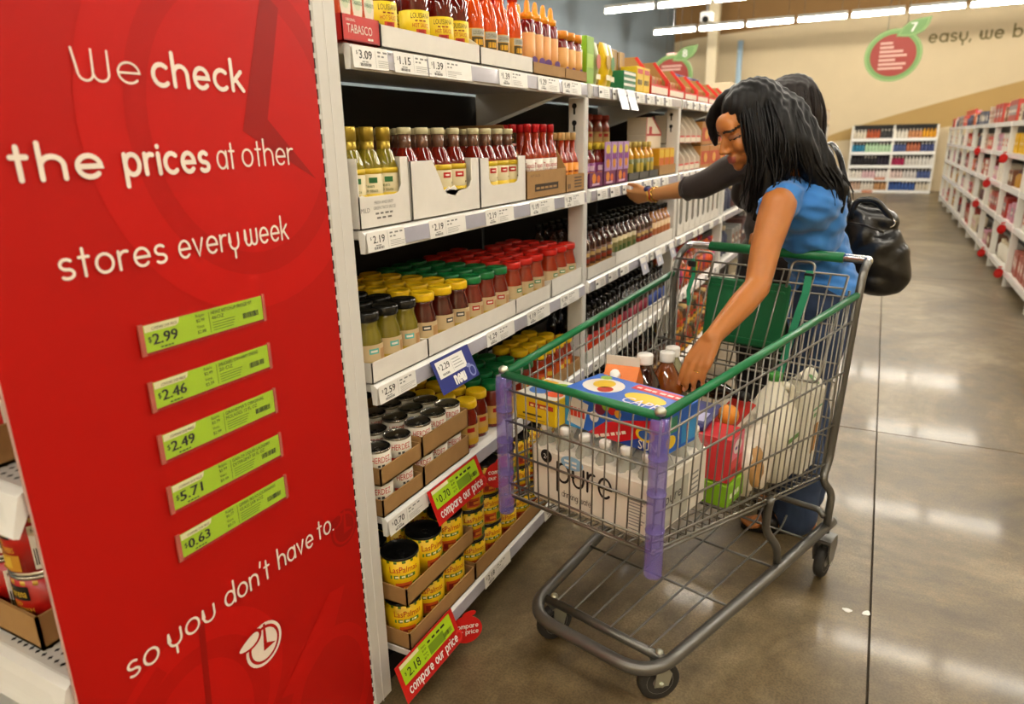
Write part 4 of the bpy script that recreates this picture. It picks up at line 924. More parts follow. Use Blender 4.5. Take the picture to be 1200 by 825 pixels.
for i in range(14):
    J_ = tall_jar(C(jc[(i + 1) % 6]), ('orange_salsa', 'amber_sauce', 'brown_sauce')[i % 3], jc[i % 6])
    for lay in range(2): row(J_, [-1.0, -1.075], [3.99 + i * .088], Z + lay * .151, FA, 'mixed preserve jar', '%s layer, third bay, place %s' % (('lower', 'upper')[lay], ORD[i]), 'mixed preserve jars')
# goods at the far end of the long shelving
for i in range(4): carton('carton', 'tan and white carton, %s at the far end of the left shelving' % ORD[i], (-.99, 13.6 + i * .30, DECK[0] + .001), .28, .30, .24, C('#c9a87a'), stripes(['#e6dcc8', '#c9a87a', '#efe6d4'], .28, .22, 0), group='far end cartons')
# ------------------------------------------------------------------ right-hand shelving, far aisle
XRG = 1.13; RB = 1.18; RY0 = 5.45
RD = [1.50, 1.19, .87, .55, .14]
mat('far_white', '#e9e5da', .4)
rdk = MB().box((.012, .02, -.03), (.40, RB - .02, 0), 'far_white').mesh('shelf'); rlp = MB().box((0, .0, -.045), (.012, RB, .004), 'white_lip').mesh('shelf_edge')
rup = MB().box((.002, -.02, 0), (.06, .02, 1.47), 'far_white').mesh('upright'); rbk = MB().box((.41, 0, .05), (.43, RB, 1.48), mat('grey_back', '#5a554c', .7).name).mesh('back_panel')
rft = MB().box((.03, -.02, 0), (.40, .02, .10), 'far_white').mesh('foot')
NB = 10
for i in range(NB):
    bay = thing('shelving_bay', 'right-hand shelving bay, %s from the far end' % ORD[NB - 1 - i], 'shelving', (XRG, RY0 + i * (RB + .042), 0), 0, 'bays of the right-hand shelving')
    for z in RD:
        s = obj('shelf', rdk, bay, (0, 0.021, z)); obj('shelf_edge', rlp, s)
    obj('upright', rup, bay, (0, RB + .0425, 0)); obj('back_panel', rbk, bay, (0, .021, 0)); obj('foot', rft, bay, (0, RB + .0425, 0))
def fbox(w, h, c1, c2): 
    m = MB().box((0, -w / 2, 0), (.14, w / 2, h), C(c1), b=.002); p = MB().box((-.001, -w * .36, h * .3), (.0005, w * .36, h * .75), C(c2)); p.box((-.0015, -w * .25, h * .42), (.0, w * .25, h * .55), C('#e6dfd0'))
    return Proto('boxed_product', 'box', m.mesh('boxed_product'), [('printed_front', p.mesh('printed_front'))])
def fbot(r, h, c1, c2):
    m = MB().lathe([(r * .9, 0), (r, .004), (r, h * .66), (r * .4, h * .82), (r * .4, h)], 8, C(c1)); p = MB().lathe([(r * .5, h * .84), (r * .5, h), (0, h)], 8, C(c2))
    return Proto('bottled_product', 'bottle', m.mesh('bottled_product'), [('cap', p.mesh('cap'))])
pal = ['#c9b99a', '#a33224', '#d8c8a8', '#7a4a30', '#c86a3a', '#e6dcc8', '#8a8a86', '#b8862e', '#d9d2c4', '#5a3a34', '#c23a2a', '#3a3f55', '#b99a86', '#c98a9a']
FP = [fbox(R.uniform(.09, .15), R.uniform(.15, .23), R.choice(pal), R.choice(pal)) for _ in range(22)] + [fbot(R.uniform(.035, .05), R.uniform(.17, .23), R.choice(pal), R.choice(pal)) for _ in range(10)]
YP = fbox(.07, .22, '#dfae18', '#c8961a'); PKP = fbox(.12, .24, '#a85a4a', '#d8b0a4'); WHP = fbot(.045, .20, '#ece4d2', '#d9c9a8')
rs = ['top', 'second', 'third', 'fourth', 'base']
cnt = 0
for i in range(NB):
    for k, z in enumerate(RD):
        y = RY0 + i * (RB + .042) + .075; ye = RY0 + i * (RB + .042) + RB - .03
        p = R.choice(FP); run = 0
        while y < ye - .04:
            if run <= 0: p = R.choice(FP); run = R.randint(2, 4)
            q = p
            if i == 2 and k == 1: q = YP
            if i in (0, 1) and k == 4: q = PKP
            if i == 2 and k == 4: q = WHP
            wd_ = .155 if i > 1 else .165
            q.put((XRG + (.085 if q.cat == 'bottle' else .03) + R.uniform(0, .02), y + wd_ / 2 - .02, z + .001), (PI if q.cat == 'bottle' else 0), '%s, %s from near end, %s shelf, right-hand bay %s from far end' % ('bottle' if q.cat == 'bottle' else 'boxed product', ORD[int((y - RY0 - i * (RB + .042) - .07) / wd_)], rs[k], ORD[NB - 1 - i]), 'right-hand %s shelf goods, bay %s' % (rs[k], ORD[NB - 1 - i]), scale=(1, 1, .88 if k else 1.0))
            y += wd_; run -= 1; cnt += 1
# goods in the far bays of the left shelving
for i in range(3, 5):
    for k in range(5):
        p = R.choice(FP); y = BAYS[i] + .10
        for j in range(8):
            if j % 3 == 0: p = R.choice(FP)
            if i == 9 and k == 0: continue
            p.put((XS + (.05 if k == 4 else 0) - (.075 if p.cat == 'bottle' else .02), y + j * .155, DECK[k] + .001), PI, '%s, %s from left, %s shelf, %s bay of the left shelving' % ('bottle' if p.cat == 'bottle' else 'boxed product', ORD[j], sn[k], ORD[i]), 'goods in the far left bays')
# red round flags on the right-hand shelving
fl = MB().prism([(.07 * math.cos(a), .07 * math.sin(a)) for a in [2 * PI * i / 20 for i in range(20)]], .003, 'tag_red', RX(PI / 2) @ S3(.66, .66, 1)); fl.box((-.01, -.001, .05), (.03, .001, .065), 'tag_red')
pr_ = MB().quad2(-.034, .004, .034, .013, 'tag_red_light', RX(PI / 2), .0036).quad2(-.034, -.015, .034, -.006, 'tag_red_light', RX(PI / 2), .0036)
FLP = Proto('apple_flag', 'sign', fl.mesh('apple_flag'), [('lettering', pr_.mesh('lettering'))])
for i, (y, z, wh) in enumerate(((8.9, 1.14, 'on the second edge nearest'), (11.4, 1.16, 'on the second edge farther'), (8.2, .50, 'on the fourth edge nearest'), (10.6, .54, 'on the fourth edge farther'), (7.9, .12, 'at the floor nearest'), (9.3, .11, 'at the floor farther'), (9.9, .83, 'on the third edge'))):
    FLP.put((XRG - .044, y, z), .5, 'round red flag on the right-hand shelving, %s' % wh, 'red flags on the right-hand shelving')
rs_ = thing('aisle_sign', 'low red sign on top of the far end of the right-hand shelving', 'sign', (XRG + .22, 16.3, 1.502))
MB().box((0, -.9, .17), (.03, .9, .30), 'tag_red', b=.004).build('sign_board', rs_); 
for y in (-.7, .7): MB().box((.005, y - .015, 0), (.025, y + .015, .17), 'far_white').build('leg', rs_)
# ------------------------------------------------------------------ shelving along the back wall
BY = 20.05; BX0, BX1 = -.78, 1.06
bw = thing('wall_shelving', 'white five-tier shelving of bottles along the far back wall', 'shelving', (BX0, BY, 0))
BD = [1.30, .98, .66, .35, .06]; W_ = BX1 - BX0
for z in BD:
    s = MB().box((0, 0, z - .03), (W_, .42, z), 'far_white').build('shelf', bw); MB().box((0, -.012, z - .07), (W_, 0, z + .003), 'white_lip').build('shelf_edge', s)
MB().box((0, .43, 0), (W_, .45, 1.62), 'dark_back').build('back_panel', bw)
for x in (0, W_ / 2, W_): MB().box((x - .02, .02, 0), (x + .02, .43, 1.6), 'far_white').build('upright', bw)
bc = [['#d8cdb8', '#b5532a', '#3a3a3a', '#e6dfd0', '#c98a5a', '#d99a1e'], ['#2a7a9a', '#b8d8b0', '#b8d8b0', '#4a5a8a', '#b86a4a', '#3f4a7a'], ['#221c20', '#221c20', '#2a2030', '#a31a4a', '#d8d2c8', '#e0dcd4'], ['#e6ded2', '#dcb8bc', '#e8e0d8', '#dfc8c0', '#d8d2cc', '#4a5a8a'], ['#c9a890', '#e2d8c8', '#b98a5a', '#3a5a9a', '#3a5a9a', '#d8cdb8']]
for k, z in enumerate(BD):
    for i in range(24):
        c = bc[k][int(i / 24 * 6)]; fb_ = fbot(.034, .21, c, R.choice(['#e6e0d4', c, '#c8c0b0'])) if i % 4 == 0 else fb_
        fb_.put((BX0 + .055 + i * .0752, BY + .06, z + .001), 0, 'small bottle, %s from left, %s tier of the back wall shelving' % (ORD[i], ORD[k]), 'back wall %s tier bottles' % ORD[k])
for x, z in ((-.05, .34), (-.30, .03)):
    o = tag(MB().box((-.12, -.004, -.03), (.12, 0, .03), C('#b5562a')).box((-.10, -.006, -.012), (.10, -.004, .012), C('#d8a88a')).build('shelf_strip', None, (x, BY - .014, z)), 'small orange strip on the %s edge of the back wall shelving' % ('fourth' if z > .1 else 'base'), 'sign')
# ------------------------------------------------------------------ hanging apple-shaped aisle signs
mat('sign_green', '#6f9a55', .45); mat('sign_green_pale', '#9dbb7a', .45); mat('sign_red', '#94281a', .45)
def aisle_sign(num, label, loc, s, rz, n_lines):
    t = thing('aisle_sign', label, 'sign', loc, rz, 'hanging aisle signs'); q = RX(PI / 2)
    circ = lambda r, sx=1.0: [(r * math.cos(a) * sx, r * math.sin(a)) for a in [2 * PI * i / 36 for i in range(36)]]
    MB().prism(circ(s, 1.05), .012, 'sign_green', q).build('green_apple', t); MB().prism(circ(s * .97, 1.05), .0125, 'sign_green_pale', q).prism(circ(s * .93, 1.05), .013, 'sign_green', q).build('green_rim', t)
    MB().prism(circ(s * .80, 1.05), .017, 'sign_red', q).build('red_disc', t)
    lf = [(.0, .62)] + [(.55 + .62 * math.cos(a) * math.cos(.35) - .34 * math.sin(a) * math.sin(.35), .98 + .62 * math.cos(a) * math.sin(.35) + .34 * math.sin(a) * math.cos(.35)) for a in [math.radians(d) for d in range(200, 361 + 170, 14)]]
    lf = [(.02, .70), (.20, 1.00), (.45, 1.22), (.80, 1.32), (1.22, 1.36), (1.16, 1.08), (1.0, .85), (.72, .70), (.40, .66)]
    MB().prism([(a * s, b * s) for a, b in lf], .020, 'sign_green', q).build('leaf', t)
    cx, cy = .60, 1.0; MB().prism([((cx + (a - cx) * .88) * s, (cy + (b - cy) * .88) * s) for a, b in lf], .0215, 'sign_green_pale', q).prism([((cx + (a - cx) * .80) * s, (cy + (b - cy) * .80) * s) for a, b in lf], .023, 'sign_green', q).build('leaf_rim', t)
    m = MB()
    for d in (0, .006): m.text(num, .62 * s + d, .84 * s, .34 * s, 'tag_paper', q @ T(0, 0, .026 + d * .05), centre=True)
    m.build('number', t)
    m = MB()
    for i, w_ in enumerate(n_lines): m.quad2(-.5 * s, (.42 - i * .16) * s, (-.5 + w_) * s, (.51 - i * .16) * s, C('#d9b0a0'), q, .019)
    m.build('lettering', t)
    for x in (-.3, .4): MB().tube([(x * s, -.008, s * .95), (x * s, -.008, ZC - loc[2])], .004, 'chrome', 4).build('hanging_wire', t)
aisle_sign('7', 'green and red apple aisle sign numbered 7, in front of the wall lettering', (-.055, 10.0, 2.29), .29, 0, [.45, .5, .85, 1.0, .6, 1.0, .9])
aisle_sign('8', 'green and red apple aisle sign numbered 8, above the red gabled cartons', (-2.70, 10.0, 2.20), .275, 0, [1.0, .95, .5, 1.0, .6, .9, .7])
# small things high up by the left wall
cm = thing('security_camera', 'small white box camera hanging under the lamps', 'camera', (-2.95, 13.0, 3.40))
MB().box((-.10, -.08, -.14), (.10, .08, .03), 'white_plastic', b=.02).build('housing', cm); MB().lathe([(.05, 0), (.05, .06), (0, .06)], 12, 'black', T(0, -.07, -.10) @ RX(PI / 2)).build('lens', cm); MB().tube([(0, 0, .03), (0, 0, ZC - 3.40)], .012, 'chrome', 6).build('stem', cm)
ex = thing('hanging_sign', 'small pale pink sign hanging by the blue wall', 'sign', (-4.6, 17.0, 3.05))
MB().box((-.12, -.02, -.20), (.12, .02, .20), C('#e6b8ae'), b=.006).build('sign_board', ex); MB().tube([(0, 0, .2), (0, 0, ZC - 3.05)], .006, 'chrome', 4).build('hanging_rod', ex); MB().quad2(-.07, -.05, .07, .05, C('#c86a5a'), RX(PI / 2), .022).build('lettering', ex)
# litter on the floor
for i, (x, y) in enumerate(((.062, 2.075), (.115, 2.085))):
    tag(MB().prism([(.014 * math.cos(a) * (1 + .3 * math.sin(3 * a)), .010 * math.sin(a)) for a in [2 * PI * j / 10 for j in range(10)]], .0015, 'tag_paper').build('paper_scrap', None, (x, y, .0005), i), '%s torn paper scrap on the floor beside the cart' % ('left', 'right')[i], 'litter')
# ------------------------------------------------------------------ shopping cart (local x = right, y = towards the handle)
mat('cart_steel', '#85827a', .34, .85, var=.15, vscale=30); mat('cart_frame', '#6e6d69', .36, .75, var=.12, vscale=25)
mat('cart_green', '#0d6a3c', .32, var=.08); mat('cart_green_flap', '#0a5c34', .42, var=.06); mat('tyre', '#2a2825', .7); mat('hub_grey', '#8d8a84', .5); mat('zinc', '#c7cbbd', .28, .9)
mat('purple_bumper', '#7c6ec2', .14, var=.06, vscale=12, alpha=.52, coat=.8)
CO = (-.568, 1.402, 0); CA = -.251
cart = thing('shopping_cart', 'wire shopping cart with green rims and purple corner bumpers, full of groceries', 'shopping cart', CO, CA)
def WD(u, t): return (.223 + (.309 - .223) * u) * t + (.212 + (.285 - .212) * u) * (1 - t)      # half width; t = 1 at the rim
def ZT(u): return .836 + .099 * u
def ZB(u): return .512 - .168 * u
def SP(s, u, t): return (s * WD(u, t), u * 1.0, ZB(u) + (ZT(u) - ZB(u)) * t)
def wire(parent, path, r=.0022, mt='cart_steel', n=5, name='wire'): return MB().tube(path, r, mt, n).build(name, parent)
def bez(pts, rad, n=5):                                # round the corners of a polyline
    P = [Vector(p) for p in pts]; out = [P[0]]
    for i in range(1, len(P) - 1):
        a = (P[i - 1] - P[i]); b = (P[i + 1] - P[i]); ra = min(rad, a.length * .45, b.length * .45)
        p0 = P[i] + a.normalized() * ra; p2 = P[i] + b.normalized() * ra
        for k in range(n + 1):
            t = k / n; out.append(p0 * (1 - t) ** 2 + P[i] * 2 * t * (1 - t) + p2 * t * t)
    out.append(P[-1]); return out
UE = .975
# basket grids
fg = MB().tube([SP(-1, 0, .99), SP(-1, 0, 0), SP(1, 0, 0), SP(1, 0, .99)], .0035, 'cart_steel', 6).build('front_grid', cart)
for i in range(1, 13):
    x = -1 + 2 * i / 13; wire(fg, [(x * WD(0, 1), 0, ZT(0) - .005), (x * WD(0, 0), 0, ZB(0)), (x * WD(.02, 0), .03, ZB(0) - .004)])
for t in (.10, .37, .64, .90): wire(fg, [SP(-1, -.004, t), SP(1, -.004, t)], .0032)
for s, nm in ((1, 'right'), (-1, 'left')):
    sg = MB().tube([SP(s, 0, 0), SP(s, UE, 0), SP(s, UE, .99)], .0035, 'cart_steel', 6).build('side_grid', cart)
    n = 27
    for i in range(1, n):
        u = UE * i / n; a = SP(s, u, .985); b = SP(s, u, 0); wire(sg, [a, b, (b[0] - s * .03, b[1], b[2] - .002)], .0021)
    for t in (.88, .60, .30, .07): wire(sg, [SP(s, 0, t)] + [tuple(Vector(SP(s, u, t)) + Vector((s * .003, 0, 0))) for u in (.02, UE)], .0032)
bg = MB().tube([(-WD(.01, 0), .01, ZB(.01) - .012), (WD(.01, 0), .01, ZB(.01) - .012), (WD(UE, 0), UE, ZB(UE) - .012), (-WD(UE, 0), UE, ZB(UE) - .012)], .0035, 'cart_steel', 6, True).build('bottom_grid', cart)
for i in range(1, 14):
    x = -1 + 2 * i / 14; wire(bg, [(x * WD(0, 0), .0, ZB(0)), (x * WD(UE, 0), UE, ZB(UE))], .0022)
for i in range(1, 12):
    u = UE * i / 12; wire(bg, [(-WD(u, 0), u, ZB(u) - .004), (WD(u, 0), u, ZB(u) - .004)], .0026)
# green plastic rims
MB().tube([(-.222, -.004, ZT(0) + .006), (.222, -.004, ZT(0) + .006)], .0105, 'cart_green', 8).build('front_rim', cart)
for s in (1, -1): MB().tube([tuple(Vector(SP(s, .006, 1)) + Vector((0, 0, .006))), tuple(Vector(SP(s, .985, 1)) + Vector((0, 0, .006)))], .0105, 'cart_green', 8).build('side_rim', cart)
for s in (1, -1):                                      # corner bumpers and their steel caps
    MB().lathe([(.020, -.055), (.021, -.05), (.021, .28), (.0215, .285), (.0215, .30), (.021, .31), (.019, .325)], 14, 'purple_bumper', T(s * .222, -.004, ZB(0))).build('corner_bumper', cart)
    MB().lathe([(.012, 0), (.013, .010), (.008, .016), (0, .017)], 12, 'zinc', T(s * .222, -.004, ZT(0) + .010)).build('corner_cap', cart)
    for zz in (.06, .15, .235): MB().lathe([(.0216, -.003), (.0222, 0), (.0216, .003)], 14, 'purple_bumper', T(s * .222, -.004, ZB(0) + zz)).build('bumper_ring', cart)
# rear posts, handle
for s in (1, -1):
    pth = bez([(s * .318, .935, .165), (s * .318, .955, .30), (s * .290, .930, .345), (s * .292, .975, .40), (s * .309, .998, .93), (s * .306, 1.03, 1.005), (s * .303, 1.072, 1.026)], .05)
    MB().tube(pth, .0125, 'cart_frame', 8).build('rear_post', cart)
    MB().tube(bez([(s * .303, 1.072, 1.026), (s * .300, 1.098, 1.030), (s * .255, 1.100, 1.030), (s * .21, 1.100, 1.030)], .035), .0135, 'chrome', 10).build('handle_bend', cart)
MB().tube([(-.225, 1.100, 1.030), (.225, 1.100, 1.030)], .0165, 'cart_green', 12).build('handle_grip', cart)
# child seat gate: two hinged wire panels, flap and straps
gt = MB().tube(bez([(-.285, .96, 1.000), (-.275, .82, .70), (.275, .82, .70), (.285, .96, 1.000)], .02), .004, 'cart_steel', 6).build('seat_back_grid', cart)
for i in range(1, 12):
    x = -.275 + .55 * i / 12; wire(gt, [(x * 1.03, .96, 1.0), (x, .82, .70)], .0026)
for t in (0.0, .12, .86): wire(gt, [(-.283 + .01 * t, .96 - .14 * t, 1.0 - .30 * t), (.283 - .01 * t, .96 - .14 * t, 1.0 - .30 * t)], .0034)
for i, x in enumerate((-.19, .02, .14)):                # loops standing above the seat back
    lp = bez([(x - .025, .935, .95), (x - .025, .972, 1.028), (x + .045, .972, 1.028), (x + .045, .935, .95)], .022); wire(gt, lp, .0042, name='loop', n=6)
rg = MB().tube(bez([(-.285, .99, .95), (-.278, .97, .37), (.278, .97, .37), (.285, .99, .95)], .02), .004, 'cart_steel', 6).build('rear_gate_grid', cart)
for i in range(1, 14):
    x = -.28 + .56 * i / 14; wire(rg, [(x, .988, .93), (x, .970, .37)], .0022)
for z in (.93, .84, .72, .66, .60, .54, .48, .42): wire(rg, [(-.283, .97 + .03 * (z - .37), z), (.283, .97 + .03 * (z - .37), z)], .0028)
fl_ = MB(); fl_.box((-.165, -.006, 0), (.115, .006, .215), 'cart_green_flap', b=.006).box((-.15, -.009, .02), (.10, -.006, .026), 'cart_green').box((-.15, -.009, .185), (.10, -.006, .191), 'cart_green')
f_ = fl_.build('seat_flap', cart, (0, .955, .735)); f_.rotation_euler = (-.12, 0, 0)
for x, l in ((.175, 1), (-.215, 0)):
    z1 = .66 if l else .80
    st = MB(); pts = [(x, .955, 1.005), (x + .004, .925, .94), (x - .006, .89, .85), (x - .02, .82, z1)] if l else [(x, .955, 1.005), (x + .010, .945, .95), (x + .002, .93, .90), (x + .012, .92, .85)]
    w_ = .011 if l else .007
    vs = [(p[0] - w_, p[1] - .003, p[2]) for p in pts] + [(p[0] + w_, p[1] - .003, p[2]) for p in pts] + [(p[0] - w_, p[1], p[2]) for p in pts] + [(p[0] + w_, p[1], p[2]) for p in pts]
    fs = []
    for i in range(3): fs += [(i, i + 1, 5 + i, 4 + i), (8 + i, 12 + i, 13 + i, 9 + i), (i, 8 + i, 9 + i, 1 + i), (4 + i, 5 + i, 13 + i, 12 + i)]
    fs += [(0, 4, 12, 8), (3, 11, 15, 7)]
    st.add(vs, fs, mat('strap_green', '#0f7a55', .6).name).build('strap', cart)
    MB().box((x - .014, .945, .978), (x + .014, .955, .998), 'black', b=.002).build('buckle', cart)
# lower frame
lf_ = bez([(.320, .985, .185), (.255, .50, .145), (.199, .045, .125), (-.199, .045, .125), (-.255, .50, .145), (-.320, .985, .185)], .10, 8)
MB().tube(lf_, .0175, 'cart_frame', 10).build('base_tube', cart)
MB().tube([(-.19, .125, .128), (.19, .125, .128)], .0125, 'cart_frame', 8).build('front_crossbar', cart)
MB().tube(bez([(-.31, .93, .22), (-.29, .94, .235), (.29, .94, .235), (.31, .93, .22)], .03), .010, 'cart_frame', 8).build('rear_crossbar', cart)
for x in (-.15, -.09, -.03, .03, .09, .15): wire(cart, bez([(x, .125, .140), (x * 1.35, .86, .170), (x * 1.35, .90, .20)], .03), .0034, 'cart_frame', name='tray_wire')
for u, w_ in ((.40, .235), (.66, .268), (.88, .295)): wire(cart, [(-w_, u, .150), (w_, u, .150)], .0042, 'cart_frame', name='tray_cross_wire')
for s in (1, -1):
    MB().tube(bez([(s * .268, .66, .160), (s * .272, .64, .235), (s * .245, .60, .30), (s * .255, .58, .385), (s * .262, .57, .420)], .03), .0120, 'cart_frame', 8).build('basket_leg', cart)
def castor(name, x, y, rz, front=True):
    c = MB(); w = MB()
    if front: c.prism([(-.018, 0), (.020, 0), (.030, .035), (.012, .062), (-.012, .062)], .003, 'zinc', RX(PI / 2) @ T(0, .048, .018)).prism([(-.018, 0), (.020, 0), (.030, .035), (.012, .062), (-.012, .062)], .003, 'zinc', RX(PI / 2) @ T(0, .048, -.021)).box((-.018, -.021, .108), (.018, .021, .113), 'zinc')
    else: c.prism([(-.02, 0), (.022, 0), (.045, .05), (.035, .085), (-.03, .085), (-.035, .04)], .005, 'cart_frame', RX(PI / 2) @ T(0, .060, .022)).prism([(-.02, 0), (.022, 0), (.045, .05), (.035, .085), (-.03, .085), (-.035, .04)], .005, 'cart_frame', RX(PI / 2) @ T(0, .060, -.027)).box((-.035, -.026, .135), (.035, .026, .147), 'cart_frame')
    o = c.build(name, cart, (x, y, 0)); o.rotation_euler = (0, 0, rz)
    w = MB().lathe([(.036, -.0125), (.050, -.0145), (.056, -.009), (.056, .009), (.050, .0145), (.036, .0125)], 24, 'tyre', T(0, 0, .0565) @ RX(PI / 2)).build('tyre', o)
    h = MB().lathe([(.008, -.016), (.030, -.009), (.037, -.013), (.037, .013), (.030, .009), (.008, .016)], 18, 'hub_grey', T(0, 0, .0565) @ RX(PI / 2)).build('hub', o)
    MB().lathe([(.006, -.027), (.007, -.024), (.007, .024), (.006, .027)], 8, 'zinc', T(0, 0, .0565) @ RX(PI / 2)).build('axle', o)
    MB().lathe([(.011, 0), (.011, .03), (.006, .034), (0, .034)], 8, 'zinc', T(0, 0, .112)).build('swivel_bolt', o)
castor('front_castor', .178, .128, .95); castor('front_castor', -.170, .135, 1.25); castor('rear_castor', .318, .945, 1.57, False); castor('rear_castor', -.318, .945, 1.57, False)

# ------------------------------------------------------------------ groceries in the cart
CR = T(*CO) @ RZ(CA)
def in_cart(name, label, cat, x, y, z, rot=(0, 0, 0), group='groceries in the cart'):
    o = thing(name, label, cat, CR @ Vector((x, y, z)), 0, group); o.rotation_euler = (rot[0], rot[1], rot[2] + CA); return o
mat('water_plastic', '#cfd3c8', .08, trans=.35, var=.08, coat=.5, alpha=.75); mat('film_white', '#e4dfd2', .30, var=.04, coat=.3, bump=.12, bscale=18)
mat('film_clear', '#e6e8e0', .08, alpha=.10, coat=1.0); mat('sky_blue', '#8fb8d8', .3)
# bottled water pack
wx0, wx1, wy0, wy1, wz0 = -.165, .192, .028, .305, .490
wp = in_cart('water_pack', 'shrink-wrapped pack of drinking water bottles in a white film printed pure', 'water', 0, 0, 0)
WB = MB().lathe([(.026, 0), (.030, .005), (.030, .06), (.028, .065), (.030, .07), (.030, .13), (.026, .155), (.013, .182), (.0125, .195)], 12, 'water_plastic').mesh('bottle')
WC = MB().lathe([(.0145, .192), (.0145, .206), (.013, .208), (0, .208)], 10, 'white_plastic').mesh('bottle_cap')
nx, ny = 6, 4
tilt_ = -math.atan(.168)
for i in range(nx):
    for j in range(ny):
        b_ = obj('bottle', WB, wp, (wx0 + .030 + (wx1 - wx0 - .060) * i / (nx - 1), wy0 + .032 + (wy1 - wy0 - .064) * j / (ny - 1), wz0 + .016 - .05 * 0)); obj('bottle_cap', WC, b_)
fw_ = MB(); e = .008
fw_.box((wx0, wy0, wz0 + .010), (wx1, wy1, wz0 + .176), 'film_white', b=.014); fw_.build('white_film', wp)
m = MB(); q = RX(PI / 2)
LIFT = (0, 0, 1)
mm = MB(); lettering(mm, 'pure', -.075, .085, .084, .100, .062, 'ink', lambda a, b: (a, b, 0)); m.add(mm.v, mm.f, 'ink', False, T(0, wy0 - .0012, wz0 + .010) @ q); m.build('brand_lettering', wp)
m = MB(); mm = MB(); lettering(mm, 'drinking water', -.060, .035, .046, .021, .07, mat('drink_print', '#4a4540', .5).name, lambda a, b: (a, b, 0)); m.add(mm.v, mm.f, 'drink_print', False, T(0, wy0 - .0012, wz0 + .010) @ q); m.build('small_lettering', wp)
LIFT = (1, 0, 0)
m = MB(); m.disc(-.110, .140, .018, .018, 'ink', T(0, wy0 - .0014, wz0 + .010) @ q, 20); m.text('24', -.110, .133, .013, 'tag_paper', T(0, wy0 - .0020, wz0 + .010) @ q, centre=True); m.build('count_mark', wp)
m = MB(); m.prism([(-.03 + .034 * math.cos(a), .143 + .018 * math.sin(a)) for a in [2 * PI * i / 16 for i in range(16)]], .0008, 'sky_blue', T(0, wy0 - .0008, wz0 + .010) @ q)
m.scrib(2, -.03, .144, .008, 'tag_paper', T(0, wy0 - .0026, wz0 + .010) @ q, .045, True); m.scrib(2, -.03, .133, .008, 'tag_paper', T(0, wy0 - .0026, wz0 + .010) @ q, .040, True); m.build('blue_mark', wp)
m = MB()
for i in range(9): m.quad2(.135, .105 - i * .008, .178 - (i % 3) * .006, .108 - i * .008, 'print_grey', T(0, wy0 - .0014, wz0 + .010) @ q)
for i in range(3): m.quad2(.135, .030 - i * .008, .165, .033 - i * .008, 'print_grey', T(0, wy0 - .0014, wz0 + .010) @ q)
m.build('fine_print', wp)
m = MB(); sq = T(wx1 + .0012, 0, wz0 + .01) @ YX; m.quad2(.05, .02, .20, .125, mat('film_window', '#b9b9ad', .15, coat=.6, var=.2).name, sq, .0002); m.text('pure', .09, .08, .03, 'ink', sq, .075, z=.0008)
for i in range(5): m.quad2(.215, .11 - i * .014, .25, .115 - i * .014, 'print_grey', sq, .0006)
m.build('side_print', wp)
vs = [(wx0, wy0, wz0 + .168), (wx1, wy0, wz0 + .168), (wx1, wy1, wz0 + .168), (wx0, wy1, wz0 + .168), (wx0 + .02, wy0 + .02, wz0 + .212), (wx1 - .02, wy0 + .02, wz0 + .212), (wx1 - .02, wy1 - .02, wz0 + .212), (wx0 + .02, wy1 - .02, wz0 + .212)]
MB().add(vs, [(0, 1, 5, 4), (1, 2, 6, 5), (2, 3, 7, 6), (3, 0, 4, 7), (4, 5, 6, 7)], 'film_clear').build('clear_film', wp)
top = wz0 + .226
# blue juice pouch carton on the pack
jb = in_cart('drink_carton', 'blue carton of juice pouches lying on the water pack', 'box', .058, .140, top, (0, 0, -.06)); w_, d_, h_ = .29, .140, .098
MB().box((-w_ / 2, -d_ / 2, 0), (w_ / 2, d_ / 2, h_), mat('pouch_blue', '#1f5fc0', .35, var=.06).name, b=.002).build('carton', jb)
m = MB(); q = T(0, -d_ / 2 - .0008, 0) @ RX(PI / 2); pb = lambda *a, **k: C(*a, rough=.35, **k)
m.quad2(-w_ / 2, 0, -w_ * .30, h_, C('#2f8fd0', .35), q)
m.add([(-.138, .012, .0004), (-.085, .004, .0004), (-.070, .070, .0004), (-.122, .080, .0004)], [(0, 1, 2, 3)], C('#dcd9d2', .3), False, q)
for d in (0, .0006): m.scrib(4, -.128, .030, .034, C('#c8321a', .35), q @ T(d, 0, .0009 + d), .050)
m.disc(-.035, .070, .016, .015, C('#7a1f3a', .35), q, 14, .0006); m.disc(-.052, .045, .014, .014, C('#e8e0d8', .35), q, 14, .0006); m.disc(.000, .075, .012, .012, C('#c8201a', .35), q, 12, .0007); m.disc(-.018, .080, .011, .011, C('#8ab02a', .35), q, 12, .0008); m.disc(.018, .070, .010, .010, C('#e0a51e', .35), q, 12, .0009)
m.add([(-.070, 0, .0003), (.02, 0, .0003), (.145, .058, .0003), (.145, .088, .0003), (.06, .066, .0003), (-.02, .040, .0003)], [(0, 1, 2, 3, 4, 5)], C('#c8141c', .35), False, q)
m.scrib(6, -.045, .010, .011, C('#e8d8c8', .35), q @ T(0, 0, .0012) @ RZ(.38), .10)
m.add([(.02, 0, .0002), (.145, 0, .0002), (.145, .056, .0002)], [(0, 1, 2)], C('#123a8f', .35), False, q)
m.disc(.095, .040, .026, .017, C('#e6c21a', .35), q, 16, .0008); m.disc(.095, .040, .018, .011, C('#2a5aa8', .35), q, 14, .0011)
for d in (0, .0006): m.text('SUN', .078, .004, .022, C('#e9e4da', .35), q @ T(d, 0, .0016 + d), .050)
m.build('printed_front', jb)
m = MB(); q = T(0, 0, h_ + .0008)
